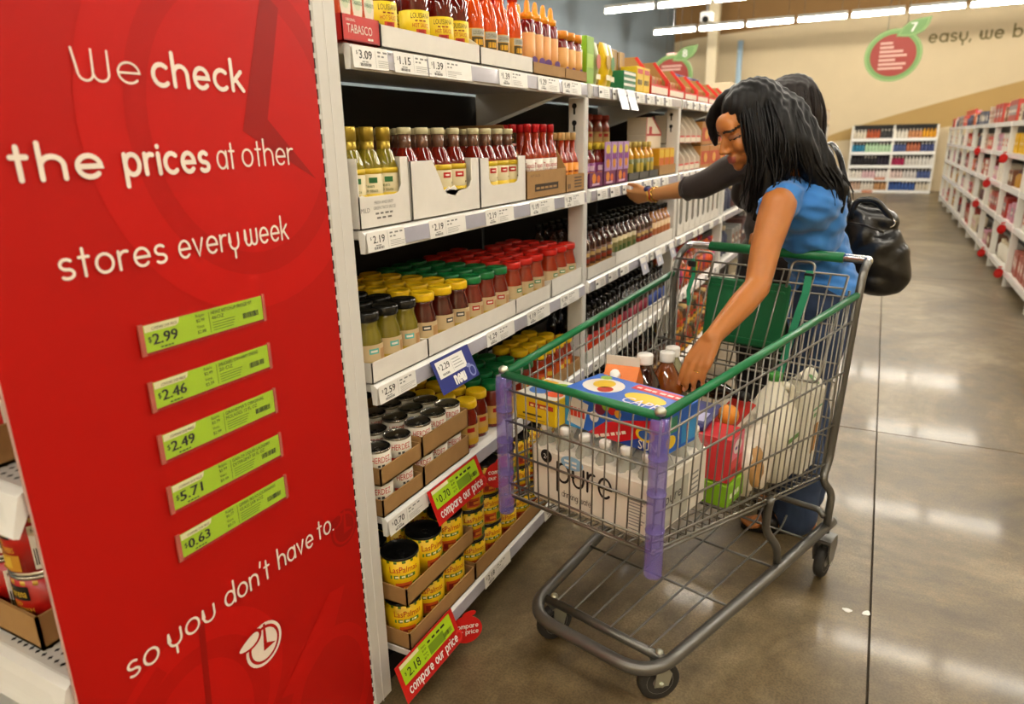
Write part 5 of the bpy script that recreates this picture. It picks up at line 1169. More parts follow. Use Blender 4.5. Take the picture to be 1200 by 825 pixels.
m.quad2(-w_ / 2, -d_ / 2, w_ / 2, d_ / 2, C('#2a62c0', .35), q); m.disc(-.08, .0, .055, .05, C('#e2dcd2', .35), q, 18, .0004); m.disc(-.085, .01, .028, .03, C('#d8b21e', .35), q, 14, .0008); m.disc(-.06, -.02, .02, .02, C('#c23a2a', .35), q, 14, .0008)
m.quad2(-.02, .030, .14, .064, C('#c8141c', .35), q, .0005); m.scrib(6, -.01, .040, .013, C('#f0d8d0', .35), q @ T(0, 0, .001), .13); m.disc(.05, -.01, .055, .030, C('#e6c21a', .35), q, 20, .0006)
for d in (0, .0006): m.text('CAPRI', .012, -.06, .035, C('#e9e4f4', .35), q @ T(d, 0, .0012 + d), .11)
m.disc(-.11, .05, .016, .014, C('#8ab02a', .35), q, 10, .0009); m.build('printed_top', jb)
m = MB(); sq = T(w_ / 2 + .0008, 0, 0) @ YX; m.quad2(-.06, .05, -.02, .088, C('#3a8a6a', .35), sq); m.quad2(.0, .01, .06, .06, C('#2f8fd0', .35), sq); m.quad2(.02, .015, .028, .055, C('#c23a5a', .35), sq, .0005); m.disc(-.045, .03, .02, .016, C('#e6c21a', .35), sq, 12, .0004); m.build('printed_side', jb)
# yellow carton
yb = in_cart('food_carton', 'yellow carton wedged in the front left corner of the cart', 'box', -.155, .105, top, (0, 0, .05))
MB().box((-.062, -.07, 0), (.062, .07, .070), mat('carton_yellow', '#e2bd0c', .4, var=.06).name, b=.002).build('carton', yb)
m = MB(); q = T(0, -.0708, 0) @ RX(PI / 2); m.quad2(-.02, .042, .055, .054, C('#b0301a', .4), q); m.scrib(4, -.015, .044, .008, C('#f0d890', .4), q @ T(0, 0, .0006), .06); m.quad2(-.04, .018, .02, .023, C('#4a3a10', .4), q); m.quad2(-.055, .008, .03, .011, C('#a88a14', .4), q); m.build('printed_front', yb)
m = MB(); q = T(0, 0, .0708); m.quad2(-.06, -.068, .06, .068, C('#d8d2c4', .4), q); m.disc(-.02, -.02, .03, .03, C('#3a6ab0', .4), q, 14, .0005); m.disc(.03, -.03, .025, .02, C('#d8501a', .4), q, 14, .0006); m.disc(.02, .03, .035, .02, C('#8ab02a', .4), q, 14, .0005); m.quad2(-.055, .02, -.01, .05, C('#d8a21e', .4), q, .0007); m.build('printed_top', yb)
# orange juice carton
oj = in_cart('juice_carton', 'orange gable-top juice carton with white cap behind the blue carton', 'carton', -.112, .372, .494, (0, 0, .30)); w_ = .048
MB().box((-w_, -w_, 0), (w_, w_, .245), mat('carton_orange', '#e2761a', .35, var=.08).name, b=.002).build('carton', oj)
m = MB(); z0, z1 = .245, .300
m.add([(-w_, -w_, z0), (w_, -w_, z0), (w_, w_, z0), (-w_, w_, z0), (-w_, 0, z1), (w_, 0, z1)], [(0, 1, 5, 4), (2, 3, 4, 5), (1, 2, 5), (3, 0, 4)], 'carton_orange'); m.build('gable', oj)
MB().box((-w_, -.002, z1 - .002), (w_, .002, z1 + .024), C('#e3d6c4', .4)).build('gable_fin', oj)
MB().lathe([(.014, 0), (.014, .018), (.012, .020), (0, .020)], 14, 'white_plastic', T(-.012, -.026, z0 + .027) @ RX(.85)).build('cap', oj)
# juice bottles
mat('juice_dark', '#2a0c06', .06, coat=.8); mat('juice_amber', '#7a3a08', .06, coat=.8, var=.15); mat('juice_clear', '#8f8c6a', .06, coat=.8, var=.15)
for i, (x, y, mt_, ds) in enumerate(((-.100, .470, 'juice_dark', 'dark purple'), (-.092, .585, 'juice_amber', 'amber brown'), (-.135, .697, 'juice_clear', 'pale clear'))):
    b_ = in_cart('juice_bottle', '%s juice bottle with white cap standing in the cart' % ds, 'bottle', x, y, .512 - .168 * y + .026)
    MB().lathe([(.046, 0), (.052, .008), (.053, .09), (.048, .10), (.048, .17), (.053, .18), (.052, .235), (.040, .272), (.024, .300), (.0185, .312), (.0185, .322)], 20, mt_).build('bottle', b_)
    MB().lathe([(.0225, .316), (.0230, .320), (.0230, .342), (.021, .345), (0, .345)], 20, 'white_plastic').build('cap', b_)
    MB().lathe([(.0486, .102), (.0486, .168)], 20, C('#c9b48a', .4)).build('label', b_)
# dark bottle lying by the hand, orange, small cartons, bread, milk
db = in_cart('bottle', 'dark glass bottle lying beside the reaching hand', 'bottle', -.07, .68, .665, (.0, 1.45, -.35)); MB().lathe([(.028, 0), (.03, .005), (.03, .14), (.013, .19), (.012, .23)], 14, 'black_sauce').build('glass', db); MB().lathe([(.014, .22), (.014, .245), (0, .246)], 12, 'black').build('cap', db)
orng = in_cart('orange', 'round orange beside the green rim in the cart', 'fruit', .150, .500, .640); MB().lathe([(.003, 0), (.015, .003), (.026, .015), (.029, .029), (.026, .043), (.015, .054), (.003, .057)], 16, mat('orange_skin', '#d98a2a', .5, var=.1, bump=.15, bscale=300).name).build('peel', orng); MB().lathe([(.003, .056), (.003, .059), (0, .060)], 6, C('#5a7a2a')).build('stem', orng)
pk = in_cart('food_box', 'pink and red box standing inside the right side of the cart', 'box', .170, .420, .530, (0, 0, .08))
MB().box((-.045, -.05, 0), (.045, .05, .125), mat('pink_red', '#d0353a', .4, var=.08).name, b=.002).build('carton', pk); m = MB(); sq = T(.0458, 0, 0) @ YX; m.quad2(-.048, .06, .048, .122, C('#e0708a', .4), sq); m.disc(0, .092, .03, .02, C('#ecdfe0', .4), sq, 14, .0005); m.scrib(2, -.02, .086, .012, C('#5a3a8a', .4), sq @ T(0, 0, .001), .04); m.quad2(-.03, .018, .03, .035, C('#a8141a', .4), sq, .0005); m.build('printed_side', pk)
lm_ = in_cart('food_box', 'lime green box under the pink and red box', 'box', .170, .420, .462, (0, 0, .04))
MB().box((-.05, -.055, 0), (.05, .055, .064), mat('lime_box', '#7fb81a', .4, var=.06).name, b=.002).build('carton', lm_); m = MB(); sq = T(.0508, 0, 0) @ YX; m.scrib(3, -.04, .022, .02, C('#e9f0d0', .4), sq, .07); m.quad2(-.045, .006, .045, .010, C('#4f8a14', .4), sq); m.build('printed_side', lm_)
def lumpy(name, parent, cx, sx, mt, n=18, mrow=12, seed=0, amp=.12):
    r = random.Random(seed); ph = [r.uniform(0, 6) for _ in range(6)]; vs = []; fs = []
    for j in range(mrow + 1):
        th = PI * j / mrow
        for i in range(n):
            a = 2 * PI * i / n; k = 1 + amp * (math.sin(3 * a + ph[0]) * math.sin(2 * th + ph[1]) + .6 * math.sin(5 * a + ph[2] + 3 * th) + .4 * math.sin(9 * a + 7 * th + ph[3]))
            e_ = .55; f_ = lambda t: math.copysign(abs(t) ** e_, t)
            vs.append((cx[0] + sx[0] * k * f_(math.sin(th)) * f_(math.cos(a)), cx[1] + sx[1] * k * f_(math.sin(th)) * f_(math.sin(a)), cx[2] + sx[2] * k * f_(math.cos(th))))
    for j in range(mrow):
        for i in range(n): fs.append((j * n + i, (j + 1) * n + i, (j + 1) * n + (i + 1) % n, j * n + (i + 1) % n))
    return MB().add(vs, fs, mt, True).build(name, parent)
bd = in_cart('bread_bag', 'clear and white bag of bread rolls slanting in the cart', 'bag', .185, .575, .520, (.30, -.20, .06))
lumpy('bag', bd, (0, 0, 0), (.050, .105, .070), mat('bread_white', '#d9cfbd', .3, var=.1, coat=.3, bump=.3, bscale=40).name, seed=3); lumpy('bread', bd, (.016, -.045, .010), (.040, .055, .045), mat('bread_crust', '#b08650', .6, var=.3, vscale=30).name, seed=5, amp=.08); MB().lathe([(.02, .0), (.010, .02), (.022, .05), (.0, .052)], 10, 'bread_white', T(0, .105, .02) @ RX(-1.2)).build('twisted_end', bd)
wb = in_cart('food_box', 'white box with red edge leaning on the bread bag', 'box', .120, .56, .615, (.55, .15, -.2)); MB().box((-.035, -.09, -.012), (.035, .09, .014), C('#e6e0d8', .4), b=.002).build('carton', wb); MB().box((-.0355, -.091, .010), (.0355, .091, .0146), C('#a82418', .4)).build('red_edge', wb)
bb = in_cart('food_packet', 'dark blue packet behind the pink and red box', 'packet', .085, .44, .672, (.12, 0, .1)); MB().box((-.05, -.07, -.012), (.05, .07, .012), C('#2a2f6a', .3), b=.008).build('packet', bb); MB().quad2(-.04, -.05, .04, .0, C('#b8b4d8', .3), None, .0128).build('printed_front', bb)
# milk jug
mj = in_cart('milk_jug', 'cream white plastic milk jug inside the right rear of the cart', 'jug', .170, .765, .396, (0, 0, 0))
vs = []; fs = []; prof = [(.058, .058, 0), (.070, .070, .010), (.071, .071, .17), (.066, .066, .20), (.040, .045, .262), (.020, .024, .292), (.019, .019, .315)]
n = 24
for a_, b_, z in prof:
    for i in range(n):
        t = 2 * PI * i / n; e_ = .45 if z < .21 else .8; g_ = lambda v: math.copysign(abs(v) ** e_, v); vs.append((a_ * g_(math.cos(t)), b_ * g_(math.sin(t)), z))
for j in range(len(prof) - 1):
    for i in range(n): fs.append((j * n + i, j * n + (i + 1) % n, (j + 1) * n + (i + 1) % n, (j + 1) * n + i))
fs.append(tuple(range(n))[::-1]); MB().add(vs, fs, mat('jug_cream', '#ebe6d3', .35, var=.05).name, True).build('jug', mj)
MB().tube(bez([(.02, .018, .290), (.03, .062, .275), (.03, .075, .20), (.02, .066, .155)], .03), .012, 'jug_cream', 8).build('handle', mj)
MB().lathe([(.022, .308), (.022, .328), (.020, .330), (0, .330)], 16, mat('cap_green', '#3f8a3a', .35).name).build('cap', mj)
m = MB(); sq = T(.0722, 0, 0) @ YX; m.quad2(-.045, .06, .045, .15, C('#e8e4d6', .4), sq); m.quad2(-.04, .13, .04, .145, C('#5a8a3a', .4), sq, .0005); m.scrib(2, -.02, .10, .016, 'print_grey', sq @ T(0, 0, .0006), .04); m.build('label', mj)
gb = in_cart('grocery_carton', 'tall white carton with green leaf mark and cracker picture by the rear post', 'carton', .190, .918, .372, (0, .05, 0)); w_ = .052
MB().box((-w_, -w_, 0), (w_, w_, .275), mat('carton_white', '#e6e2d2', .4, var=.05).name, b=.003).build('carton', gb)
m = MB(); z0, z1 = .275, .335; m.add([(-w_, -w_, z0), (w_, -w_, z0), (w_, w_, z0), (-w_, w_, z0), (0, -w_, z1), (0, w_, z1)], [(0, 1, 4), (1, 2, 5, 4), (2, 3, 5), (3, 0, 4, 5)], 'carton_white').build('gable', gb)
m = MB(); sq = T(w_ + .0008, 0, 0) @ YX; m.quad2(.00, .06, .04, .16, mat('cracker', '#b98444', .6, var=.25, vscale=60).name, sq); m.quad2(-.045, .215, .045, .222, C('#5a9a6a', .4), sq); m.scrib(3, -.04, .19, .02, C('#6a9a5a', .4), sq, .06); m.build('printed_side', gb)
m = MB(); m.disc(0, 0, .022, .014, C('#4f8a3a', .4), T(.027, -.0, .306) @ RY(.72) @ RZ(.5), 14, .003); m.disc(.005, .002, .012, .007, C('#dfe6c8', .4), T(.027, 0, .306) @ RY(.72) @ RZ(.5), 12, .0036); m.build('leaf_mark', gb)
# ------------------------------------------------------------------ people
mat('skin_tan', '#b06f38', .38, var=.07, vscale=25, sss=.10, spec=.5, bump=.05, bscale=400); mat('skin_light', '#c08a58', .45, var=.06, vscale=25, sss=.12, spec=.4)
mat('lips', '#9a4a3c', .35); mat('brow_hair', '#1a100b', .6); mat('eye_lid', '#8f5a38', .5)
mat('hair_black', '#070505', .46, var=.5, vscale=8, spec=.28, stretch=(40, 40, 3)); mat('hair_brown', '#150b08', .46, var=.5, vscale=8, spec=.28, stretch=(40, 40, 3))
mat('shirt_blue', '#2f74bd', .75, var=.10, vscale=14, bump=.12, bscale=350, sheen=.2); mat('shirt_brown', '#2b211d', .8, var=.12, vscale=20, bump=.15, bscale=500, sheen=.2)
mat('denim', '#2b3a55', .85, var=.28, vscale=18, bump=.2, bscale=900); mat('trouser_black', '#16151a', .85, var=.2)
mat('leather_black', '#0c0b0b', .32, var=.2, bump=.25, bscale=60, coat=.25); mat('sandal_black', '#100e0e', .3); mat('nail', '#c98a6a', .25); mat('gold_ring', '#d9b45a', .2, 1.0)

def prim_mesh(prims):
    vs = []; fs = []
    def grid(f, nu, nv):
        o = len(vs)
        for j in range(nv + 1):
            for i in range(nu): vs.append(tuple(f(2 * PI * i / nu, PI * j / nv)))
        for j in range(nv):
            for i in range(nu): fs.append((o + j * nu + i, o + j * nu + (i + 1) % nu, o + (j + 1) * nu + (i + 1) % nu, o + (j + 1) * nu + i))
    for p in prims:
        if p[0] == 'e':
            c = Vector(p[1]); r = p[2]; m = p[3] if len(p) > 3 else Matrix.Identity(3)
            grid(lambda a, t: c + m @ Vector((r[0] * math.sin(t) * math.cos(a), r[1] * math.sin(t) * math.sin(a), -r[2] * math.cos(t))), 20, 12)
        else:                                          # ('c', p0, p1, r0, r1): tapered capsule
            a_, b_ = Vector(p[1]), Vector(p[2]); r0, r1 = p[3], p[4]; d = b_ - a_; L = d.length; z = d.normalized()
            x = z.orthogonal().normalized(); y = z.cross(x)
            def f(a, t):
                k = -math.cos(t); rr = math.sin(t)
                base, r = (a_, r0) if t < PI / 2 - 1e-6 else (b_, r1)
                return base + z * (k * r) + (x * math.cos(a) + y * math.sin(a)) * (rr * r)
            o = len(vs); nu, nv = 16, 10
            seq = [(a_, r0, PI / 2 * j / 5) for j in range(6)] + [(b_, r1, PI / 2 + PI / 2 * j / 5) for j in range(6)]
            for base, r, t in seq:
                for i in range(nu):
                    a = 2 * PI * i / nu; vs.append(tuple(base - z * (math.cos(t) * r) + (x * math.cos(a) + y * math.sin(a)) * (math.sin(t) * r)))
            for j in range(len(seq) - 1):
                for i in range(nu): fs.append((o + j * nu + i, o + j * nu + (i + 1) % nu, o + (j + 1) * nu + (i + 1) % nu, o + (j + 1) * nu + i))
    me = bpy.data.meshes.new('tmp'); me.from_pydata(vs, [], fs); me.update(); return me
def chain(pts, rs): return [('c', pts[i], pts[i + 1], rs[i], rs[i + 1]) for i in range(len(pts) - 1)]
def organic(name, prims, voxel, smooth, mats, parent=None, disp=None, matfn=None):
    me = prim_mesh(prims); o = bpy.data.objects.new('tmp', me); COL.objects.link(o)
    r = o.modifiers.new('r', 'REMESH'); r.mode = 'VOXEL'; r.voxel_size = voxel
    s = o.modifiers.new('s', 'SMOOTH'); s.factor = .5; s.iterations = smooth
    dg = bpy.context.evaluated_depsgraph_get(); out = bpy.data.meshes.new_from_object(o.evaluated_get(dg))
    bpy.data.objects.remove(o); bpy.data.meshes.remove(me)
    out.name = name
    if disp:
        n = len(out.vertices); co = np.empty(n * 3, 'f'); no = np.empty(n * 3, 'f'); out.vertices.foreach_get('co', co); out.vertex_normals.foreach_get('vector', no)
        co = co.reshape(-1, 3); no = no.reshape(-1, 3); co = co + no * disp(co)[:, None]; out.vertices.foreach_set('co', co.ravel())
    for m in mats: out.materials.append(MATS[m])
    if matfn:
        nf = len(out.polygons); ce = np.empty(nf * 3, 'f'); out.polygons.foreach_get('center', ce); out.polygons.foreach_set('material_index', matfn(ce.reshape(-1, 3)).astype('i'))
    else: out.polygons.foreach_set('material_index', [0] * len(out.polygons))
    out.polygons.foreach_set('use_smooth', [True] * len(out.polygons)); out.update()
    return obj(name, out, parent)
def head_frame(origin, hf, pitch, roll=0.0):
    hf = Vector(hf).normalized(); z = Vector((0, 0, 1)); f = hf * math.cos(pitch) - z * math.sin(pitch); u = z * math.cos(pitch) + hf * math.sin(pitch)
    r = f.cross(u); m = Matrix((r, f, u)).transposed()                 # columns: her right, forward, up
    m = m @ Matrix.Rotation(roll, 3, 'Y'); return Vector(origin), m
def head_prims(o, m, k=1.0):
    P = lambda x, y, z: tuple(o + m @ (Vector((x, y, z)) * k)); E = lambda c, r: ('e', P(*c), tuple(q * k for q in r), m)
    pr = [E((0, -.018, .040), (.073, .092, .082)), E((0, .028, -.020), (.061, .062, .082)), E((0, .040, -.070), (.047, .046, .036)), E((0, .074, -.098), (.021, .016, .017)),
          E((0, .070, .035), (.050, .028, .040)), ('c', P(0, .090, .006), P(0, .113, -.034), .0085 * k, .0105 * k), E((.011, .100, -.040), (.009, .010, .008)), E((-.011, .100, -.040), (.009, .010, .008))]
    for s in (1, -1):
        pr += [E((s * .030, .080, .022), (.026, .012, .009)), E((s * .036, .064, -.030), (.026, .022, .026)), E((s * .031, .0745, .000), (.0165, .0115, .010)), E((s * .070, -.010, -.010), (.008, .019, .030)), E((s * .040, .020, -.070), (.016, .030, .030))]
    pr += [('c', P(-.016, .090, -.064), P(.016, .090, -.064), .0075 * k, .0075 * k), ('c', P(-.013, .089, -.076), P(.013, .089, -.076), .0085 * k, .0085 * k), E((0, .080, -.070), (.030, .016, .022))]
    return pr, P
def hand_prims(w, d, l, n, side, curl=(.35, .55, .55), splay=.06, k=1.0, thumb_out=.6):
    """w wrist, d finger direction, l index-to-little axis, n back-of-hand normal."""
    w, d, l, n = Vector(w), Vector(d).normalized(), Vector(l), Vector(n)
    l = (l - d * l.dot(d)).normalized(); nn = d.cross(l); n = nn if nn.dot(n) > 0 else -nn
    pr = []; F = []
    base = [(-.030, .082, .070, .0088), (-.010, .086, .078, .0090), (.011, .083, .072, .0086), (.030, .075, .056, .0076)]
    for i, (x, y, ln, r) in enumerate(base):
        kn = w + (d * y + l * x) * k; pr.append(('c', tuple(w + (d * .012 + l * x * .55) * k), tuple(kn), .0150 * k, .0112 * k))
        dirn = (d + l * (x * splay * 18)).normalized(); p = kn; ang = 0.0; pts = [p]
        for c_, fr in zip(curl, (.45, .30, .25)):
            ang += c_ * (1 + .08 * (i - 1)); dd = dirn * math.cos(ang) - n * math.sin(ang); p = p + dd * (ln * fr * k); pts.append(p)
        rs = [r * 1.08 * k, r * k, r * .93 * k, r * .80 * k]; pr += chain([tuple(q) for q in pts], rs); F.append((pts, r * k, n))
    pr.append(('e', tuple(w + (d * .045 - n * .004) * k), (.036 * k, .040 * k, .014 * k), Matrix((l, d, n)).transposed()))
    t0 = w + (d * .022 - l * .022 - n * .006) * k; t1 = t0 + (d * .034 - l * .030 * thumb_out - n * .014) * k; t2 = t1 + (d * .032 - l * .010 * thumb_out - n * .012) * k; t3 = t2 + (d * .024 + l * .002 - n * .010) * k
    pr += chain([tuple(t0), tuple(t1), tuple(t2), tuple(t3)], [.0150 * k, .0120 * k, .0105 * k, .0085 * k])
    return pr, F
def strands(name, parent, guides, n, mt, rad, seed, jitter=.010, seg=14, lift=.0, rootj=.008):
    r = random.Random(seed); mb = MB(); NG = len(guides)
    def cr(pts, t):
        x = t * (len(pts) - 1); i = min(int(x), len(pts) - 2); f = x - i; p = [Vector(pts[max(0, min(len(pts) - 1, i + k))]) for k in (-1, 0, 1, 2)]
        return .5 * ((2 * p[1]) + (p[2] - p[0]) * f + (2 * p[0] - 5 * p[1] + 4 * p[2] - p[3]) * f * f + (3 * p[1] - p[0] - 3 * p[2] + p[3]) * f ** 3)
    for s in range(n):
        g = r.random() * (NG - 1); i = min(int(g), NG - 2); f = g - i; L = r.uniform(.80, 1.0); off = Vector((r.gauss(0, 1), r.gauss(0, 1), r.gauss(0, .5))); ph = r.uniform(0, 6.28); pts = []; rr = []
        wv = r.uniform(.006, .018)
        for k in range(seg + 1):
            t = k / seg * L; p = cr(guides[i], t) * (1 - f) + cr(guides[i + 1], t) * f
            p = p + off * (rootj + (jitter - rootj) * t) + Vector((math.sin(ph + t * 9), math.cos(ph + t * 8), 0)) * wv * t
            pts.append(p); rr.append(rad * (.65 + .35 * math.sin(PI * min(1, t * 1.1 + .1))) * (1 if k < seg - 2 else (.75, .5, .2)[k - seg + 2]))
        mb.tube(pts, rr, mt, 5, flat=.6)
    return tag(mb.build(name, parent), kind='stuff')

# ---- woman in the blue top leaning over the cart
w1 = thing('person', 'woman in sleeveless blue top and jeans leaning over the cart, reaching in', 'person', (-.13, 2.58, 0))
def child(o, root):
    o.parent = root; o.matrix_parent_inverse = Matrix.Translation(root.location).inverted(); return o
ho, hm = head_frame((-.385, 2.365, 1.428), (-.80, -.60, 0), .42)
hp, HP = head_prims(ho, hm, .97)
SHL, ELL, WRL = (-.268, 2.268, 1.200), (-.282, 2.070, .985), (-.360, 1.868, .876)
SHR, ELR, WRR = (-.215, 2.600, 1.235), (-.240, 2.700, 1.030), (-.325, 2.585, 1.072)
hl, FL = hand_prims(WRL, (-.34, -.50, -.80), (.90, -.36, -.15), (.25, -.75, .55), 'L', (.25, .30, .30), .05, 1.0)
hr, FR = hand_prims(WRR, (-.30, -.95, .0), (-.9, .3, 0), (0, .1, 1), 'R', (.9, .9, .6), .03, .95)
PEL = (-.140, 2.665, .885)
legs1 = []
for s, hip, knee, ank, toe in ((1, (-.130, 2.585, .865), (-.165, 2.550, .475), (-.120, 2.505, .085), (-.300, 2.435, .022)), (-1, (-.115, 2.745, .865), (-.150, 2.730, .475), (-.110, 2.715, .085), (-.285, 2.660, .022))):
    legs1 += chain([hip, knee, ank], [.082, .054, .036]) + [('c', (knee[0] + .012, knee[1] + .005, knee[2] - .10), (ank[0] + .01, ank[1], .22), .050, .034)]
    hl_ = (ank[0] + .030, ank[1] + .010, .032); legs1 += [('c', ank, hl_, .034, .028), ('c', hl_, (ank[0] * .5 + toe[0] * .5, ank[1] * .5 + toe[1] * .5, .038), .028, .030), ('c', (ank[0] * .5 + toe[0] * .5, ank[1] * .5 + toe[1] * .5, .036), (toe[0] + .03, toe[1] + .012, .026), .030, .024)]
    d = Vector((toe[0] - ank[0], toe[1] - ank[1], 0)).normalized(); q = Vector((-d.y, d.x, 0)); b0 = Vector((toe[0], toe[1], .024)) - d * .035
    for i, (o_, ln) in enumerate(((-.026 * s, .040), (-.011 * s, .040), (.002 * s, .036), (.014 * s, .031), (.026 * s, .025))): legs1 += [('c', tuple(b0 + q * o_), tuple(b0 + q * o_ + d * ln + Vector((0, 0, -.006))), .0095 if i else .0125, .008 if i else .0105)]
fwd1 = Vector((-.93, -.36, 0)).normalized(); lat1 = Vector((.36, -.93, 0)).normalized()
TM = Matrix((lat1, fwd1, Vector((0, 0, 1)))).transposed()
torso1 = [('e', PEL, (.158, .105, .100), TM), ('e', (-.165, 2.635, 1.00), (.126, .088, .110), TM), ('e', (-.208, 2.550, 1.105), (.142, .105, .115), TM), ('e', (-.222, 2.470, 1.190), (.158, .102, .090), TM),
          ('c', (-.235, 2.455, 1.225), (-.300, 2.415, 1.300), .060, .052), ('c', (-.300, 2.415, 1.300), tuple(ho + hm @ Vector((0, -.012, -.05))), .050, .050),
          ('c', (-.235, 2.46, 1.235), SHL, .055, .050), ('c', (-.235, 2.46, 1.235), SHR, .055, .052),
          ('e', (-.285, 2.430, 1.135), (.055, .050, .052), TM), ('e', (-.310, 2.530, 1.135), (.055, .050, .052), TM)]
arm1 = chain([SHL, (-.280, 2.175, 1.095), ELL], [.054, .0445, .036]) + chain([ELL, (-.308, 2.003, .948), WRL], [.037, .0375, .0245]) + [('e', SHL, (.053, .055, .055)), ('e', tuple(Vector(WRL)), (.027, .024, .024))]
arm1r = chain([SHR, (-.245, 2.65, 1.13), ELR], [.050, .042, .034]) + chain([ELR, (-.285, 2.645, 1.05), WRR], [.035, .034, .024])
def face_mats(ho, hm, k, lip=1, brow=2, lid=3):
    inv = np.array(hm.inverted()); o_ = np.array(ho)
    def f(c):
        q = (c - o_) @ inv.T / k; m = np.zeros(len(c))
        lips = (np.abs(q[:, 0]) < .0235) & (q[:, 1] > .074) & (q[:, 2] < -.056 - .18 * np.abs(q[:, 0])) & (q[:, 2] > -.086 + .35 * np.abs(q[:, 0])); m[lips] = lip
        ax = np.abs(q[:, 0]); br = (ax > .012) & (ax < .052) & (q[:, 1] > .040) & (np.abs(q[:, 2] - (.026 - 4.5 * (ax - .034) ** 2 * 1.2)) < .0042 - .04 * np.maximum(0, ax - .034)); m[br] = brow
        ey = (ax > .015) & (ax < .050) & (q[:, 1] > .045) & (np.abs(q[:, 2] - (-.0045 + 7 * (ax - .032) ** 2)) < .0024); m[ey] = brow
        el = (ax > .017) & (ax < .047) & (q[:, 1] > .055) & (q[:, 2] > -.002) & (q[:, 2] < .010 - 18 * (ax - .032) ** 2); m[el & (m == 0)] = lid
        return m
    return f
b1 = child(organic('body', hp + torso1 + arm1 + arm1r + hl + hr + legs1, .0046, 5, ['skin_tan', 'lips', 'brow_hair', 'eye_lid'], None, None, face_mats(ho, hm, .97)), w1)
# finger nails and ring
for F in (FL,):
    for i, (pts, r, n_) in enumerate(F):
        a_, b_ = pts[2], pts[3]; d = (b_ - a_).normalized(); up_ = (n_ - d * n_.dot(d)).normalized(); sd = d.cross(up_)
        c = b_ - d * .002 + up_ * r * .72; mm = MB(); vs = [tuple(c + sd * (x * r * .55) + d * (y * r * .7) + up_ * (.0012 - .0012 * x * x)) for y in (-1, 0, 1) for x in (-1, 0, 1)]
        mm.add(vs, [(0, 1, 4, 3), (1, 2, 5, 4), (3, 4, 7, 6), (4, 5, 8, 7)], 'nail', True); child(mm.build('finger_nail'), w1)
pts, r_, n_ = FL[2]; dd = (pts[1] - pts[0]).normalized(); cc_ = pts[0] * .45 + pts[1] * .55; xx = dd.orthogonal().normalized(); yy = dd.cross(xx)
child(MB().tube([cc_ + (xx * math.cos(a) + yy * math.sin(a)) * (r_ * 1.06) for a in [2 * PI * i / 16 for i in range(16)]], .0018, 'gold_ring', 6, True).build('ring'), w1)
# clothes
def folds(a, seed, dirs):
    def f(co):
        s = np.zeros(len(co)); r = np.random.RandomState(seed)
        for k, (d, fr) in enumerate(dirs): s += np.sin(co @ np.array(d) * fr + r.uniform(0, 6) + 1.6 * np.sin(co[:, 2] * 23 + k)) / len(dirs)
        return s * a
    return f
grow = lambda pr, g, zs=1.0: [(p[0], p[1], tuple(q + g for q in p[2]), *p[3:]) if p[0] == 'e' else ('c', p[1], p[2], p[3] + g, p[4] + g) for p in pr]
top1 = grow(torso1[:4] + torso1[6:], .012)
top1[4] = ('c', (-.235, 2.46, 1.225), (-.262, 2.305, 1.215), .062, .058); top1[5] = ('c', (-.235, 2.46, 1.225), (-.218, 2.585, 1.238), .062, .058)
top1 += [('c', (-.145, 2.655, .87), (-.145, 2.655, .80), .112, .112), ('e', (-.120, 2.650, .90), (.13, .095, .10), TM), ('e', (-.165, 2.525, 1.16), (.125, .075, .12), TM), ('c', (-.262, 2.305, 1.215), (-.272, 2.272, 1.190), .060, .057)]
child(organic('blue_top', top1, .005, 9, ['shirt_blue'], None, folds(.0075, 3, [((.5, .2, -1), 95), ((-.3, .6, 1), 70), ((1, -.5, .9), 80), ((.3, .3, 1), 150), ((.2, -.2, 1), 120)])), w1)
jeans = grow([('e', PEL, (.150, .100, .095), TM)], .010) + [('e', (-.11, 2.665, .84), (.13, .09, .10), TM)]
for hip, knee, ank in (((-.130, 2.585, .85), (-.165, 2.550, .475), (-.125, 2.505, .085)), ((-.115, 2.745, .85), (-.150, 2.730, .475), (-.112, 2.715, .085))):
    jeans += chain([hip, ((hip[0] + knee[0]) / 2, (hip[1] + knee[1]) / 2, .66), knee, (ank[0] - .005, ank[1], .25), (ank[0] - .015, ank[1] - .005, .062)], [.100, .086, .070, .074, .078])
child(organic('jeans', jeans, .008, 5, ['denim'], None, folds(.004, 8, [((.3, .2, 1), 60), ((-.5, .6, 1), 45), ((1, 0, .4), 50)])), w1)
for ank, toe in (((-.120, 2.505), (-.300, 2.435)), ((-.110, 2.715), (-.285, 2.660))):
    d = Vector((toe[0] - ank[0], toe[1] - ank[1], 0)).normalized(); q = Vector((-d.y, d.x, 0)); c0 = Vector((ank[0], ank[1], 0)) + d * .08; n = 20
    out = [c0 + d * (.130 * math.cos(t)) + q * (.040 * math.sin(t) * (1 + .15 * math.cos(t))) for t in [2 * PI * i / n for i in range(n)]]
    mm = MB(); mm.prism([(p.x, p.y) for p in out], .014, 'sandal_black'); sole = child(mm.build('sandal'), w1); sole.location.z = .001
    mm = MB(); c1 = c0 + d * .035
    mm.tube([c1 - q * .042 + Vector((0, 0, .012)), c1 - q * .034 + Vector((0, 0, .05)), c1 + Vector((0, 0, .070)), c1 + q * .034 + Vector((0, 0, .05)), c1 + q * .042 + Vector((0, 0, .012))], .030, 'sandal_black', 8, flat=.22); child(mm.build('sandal_strap'), w1)
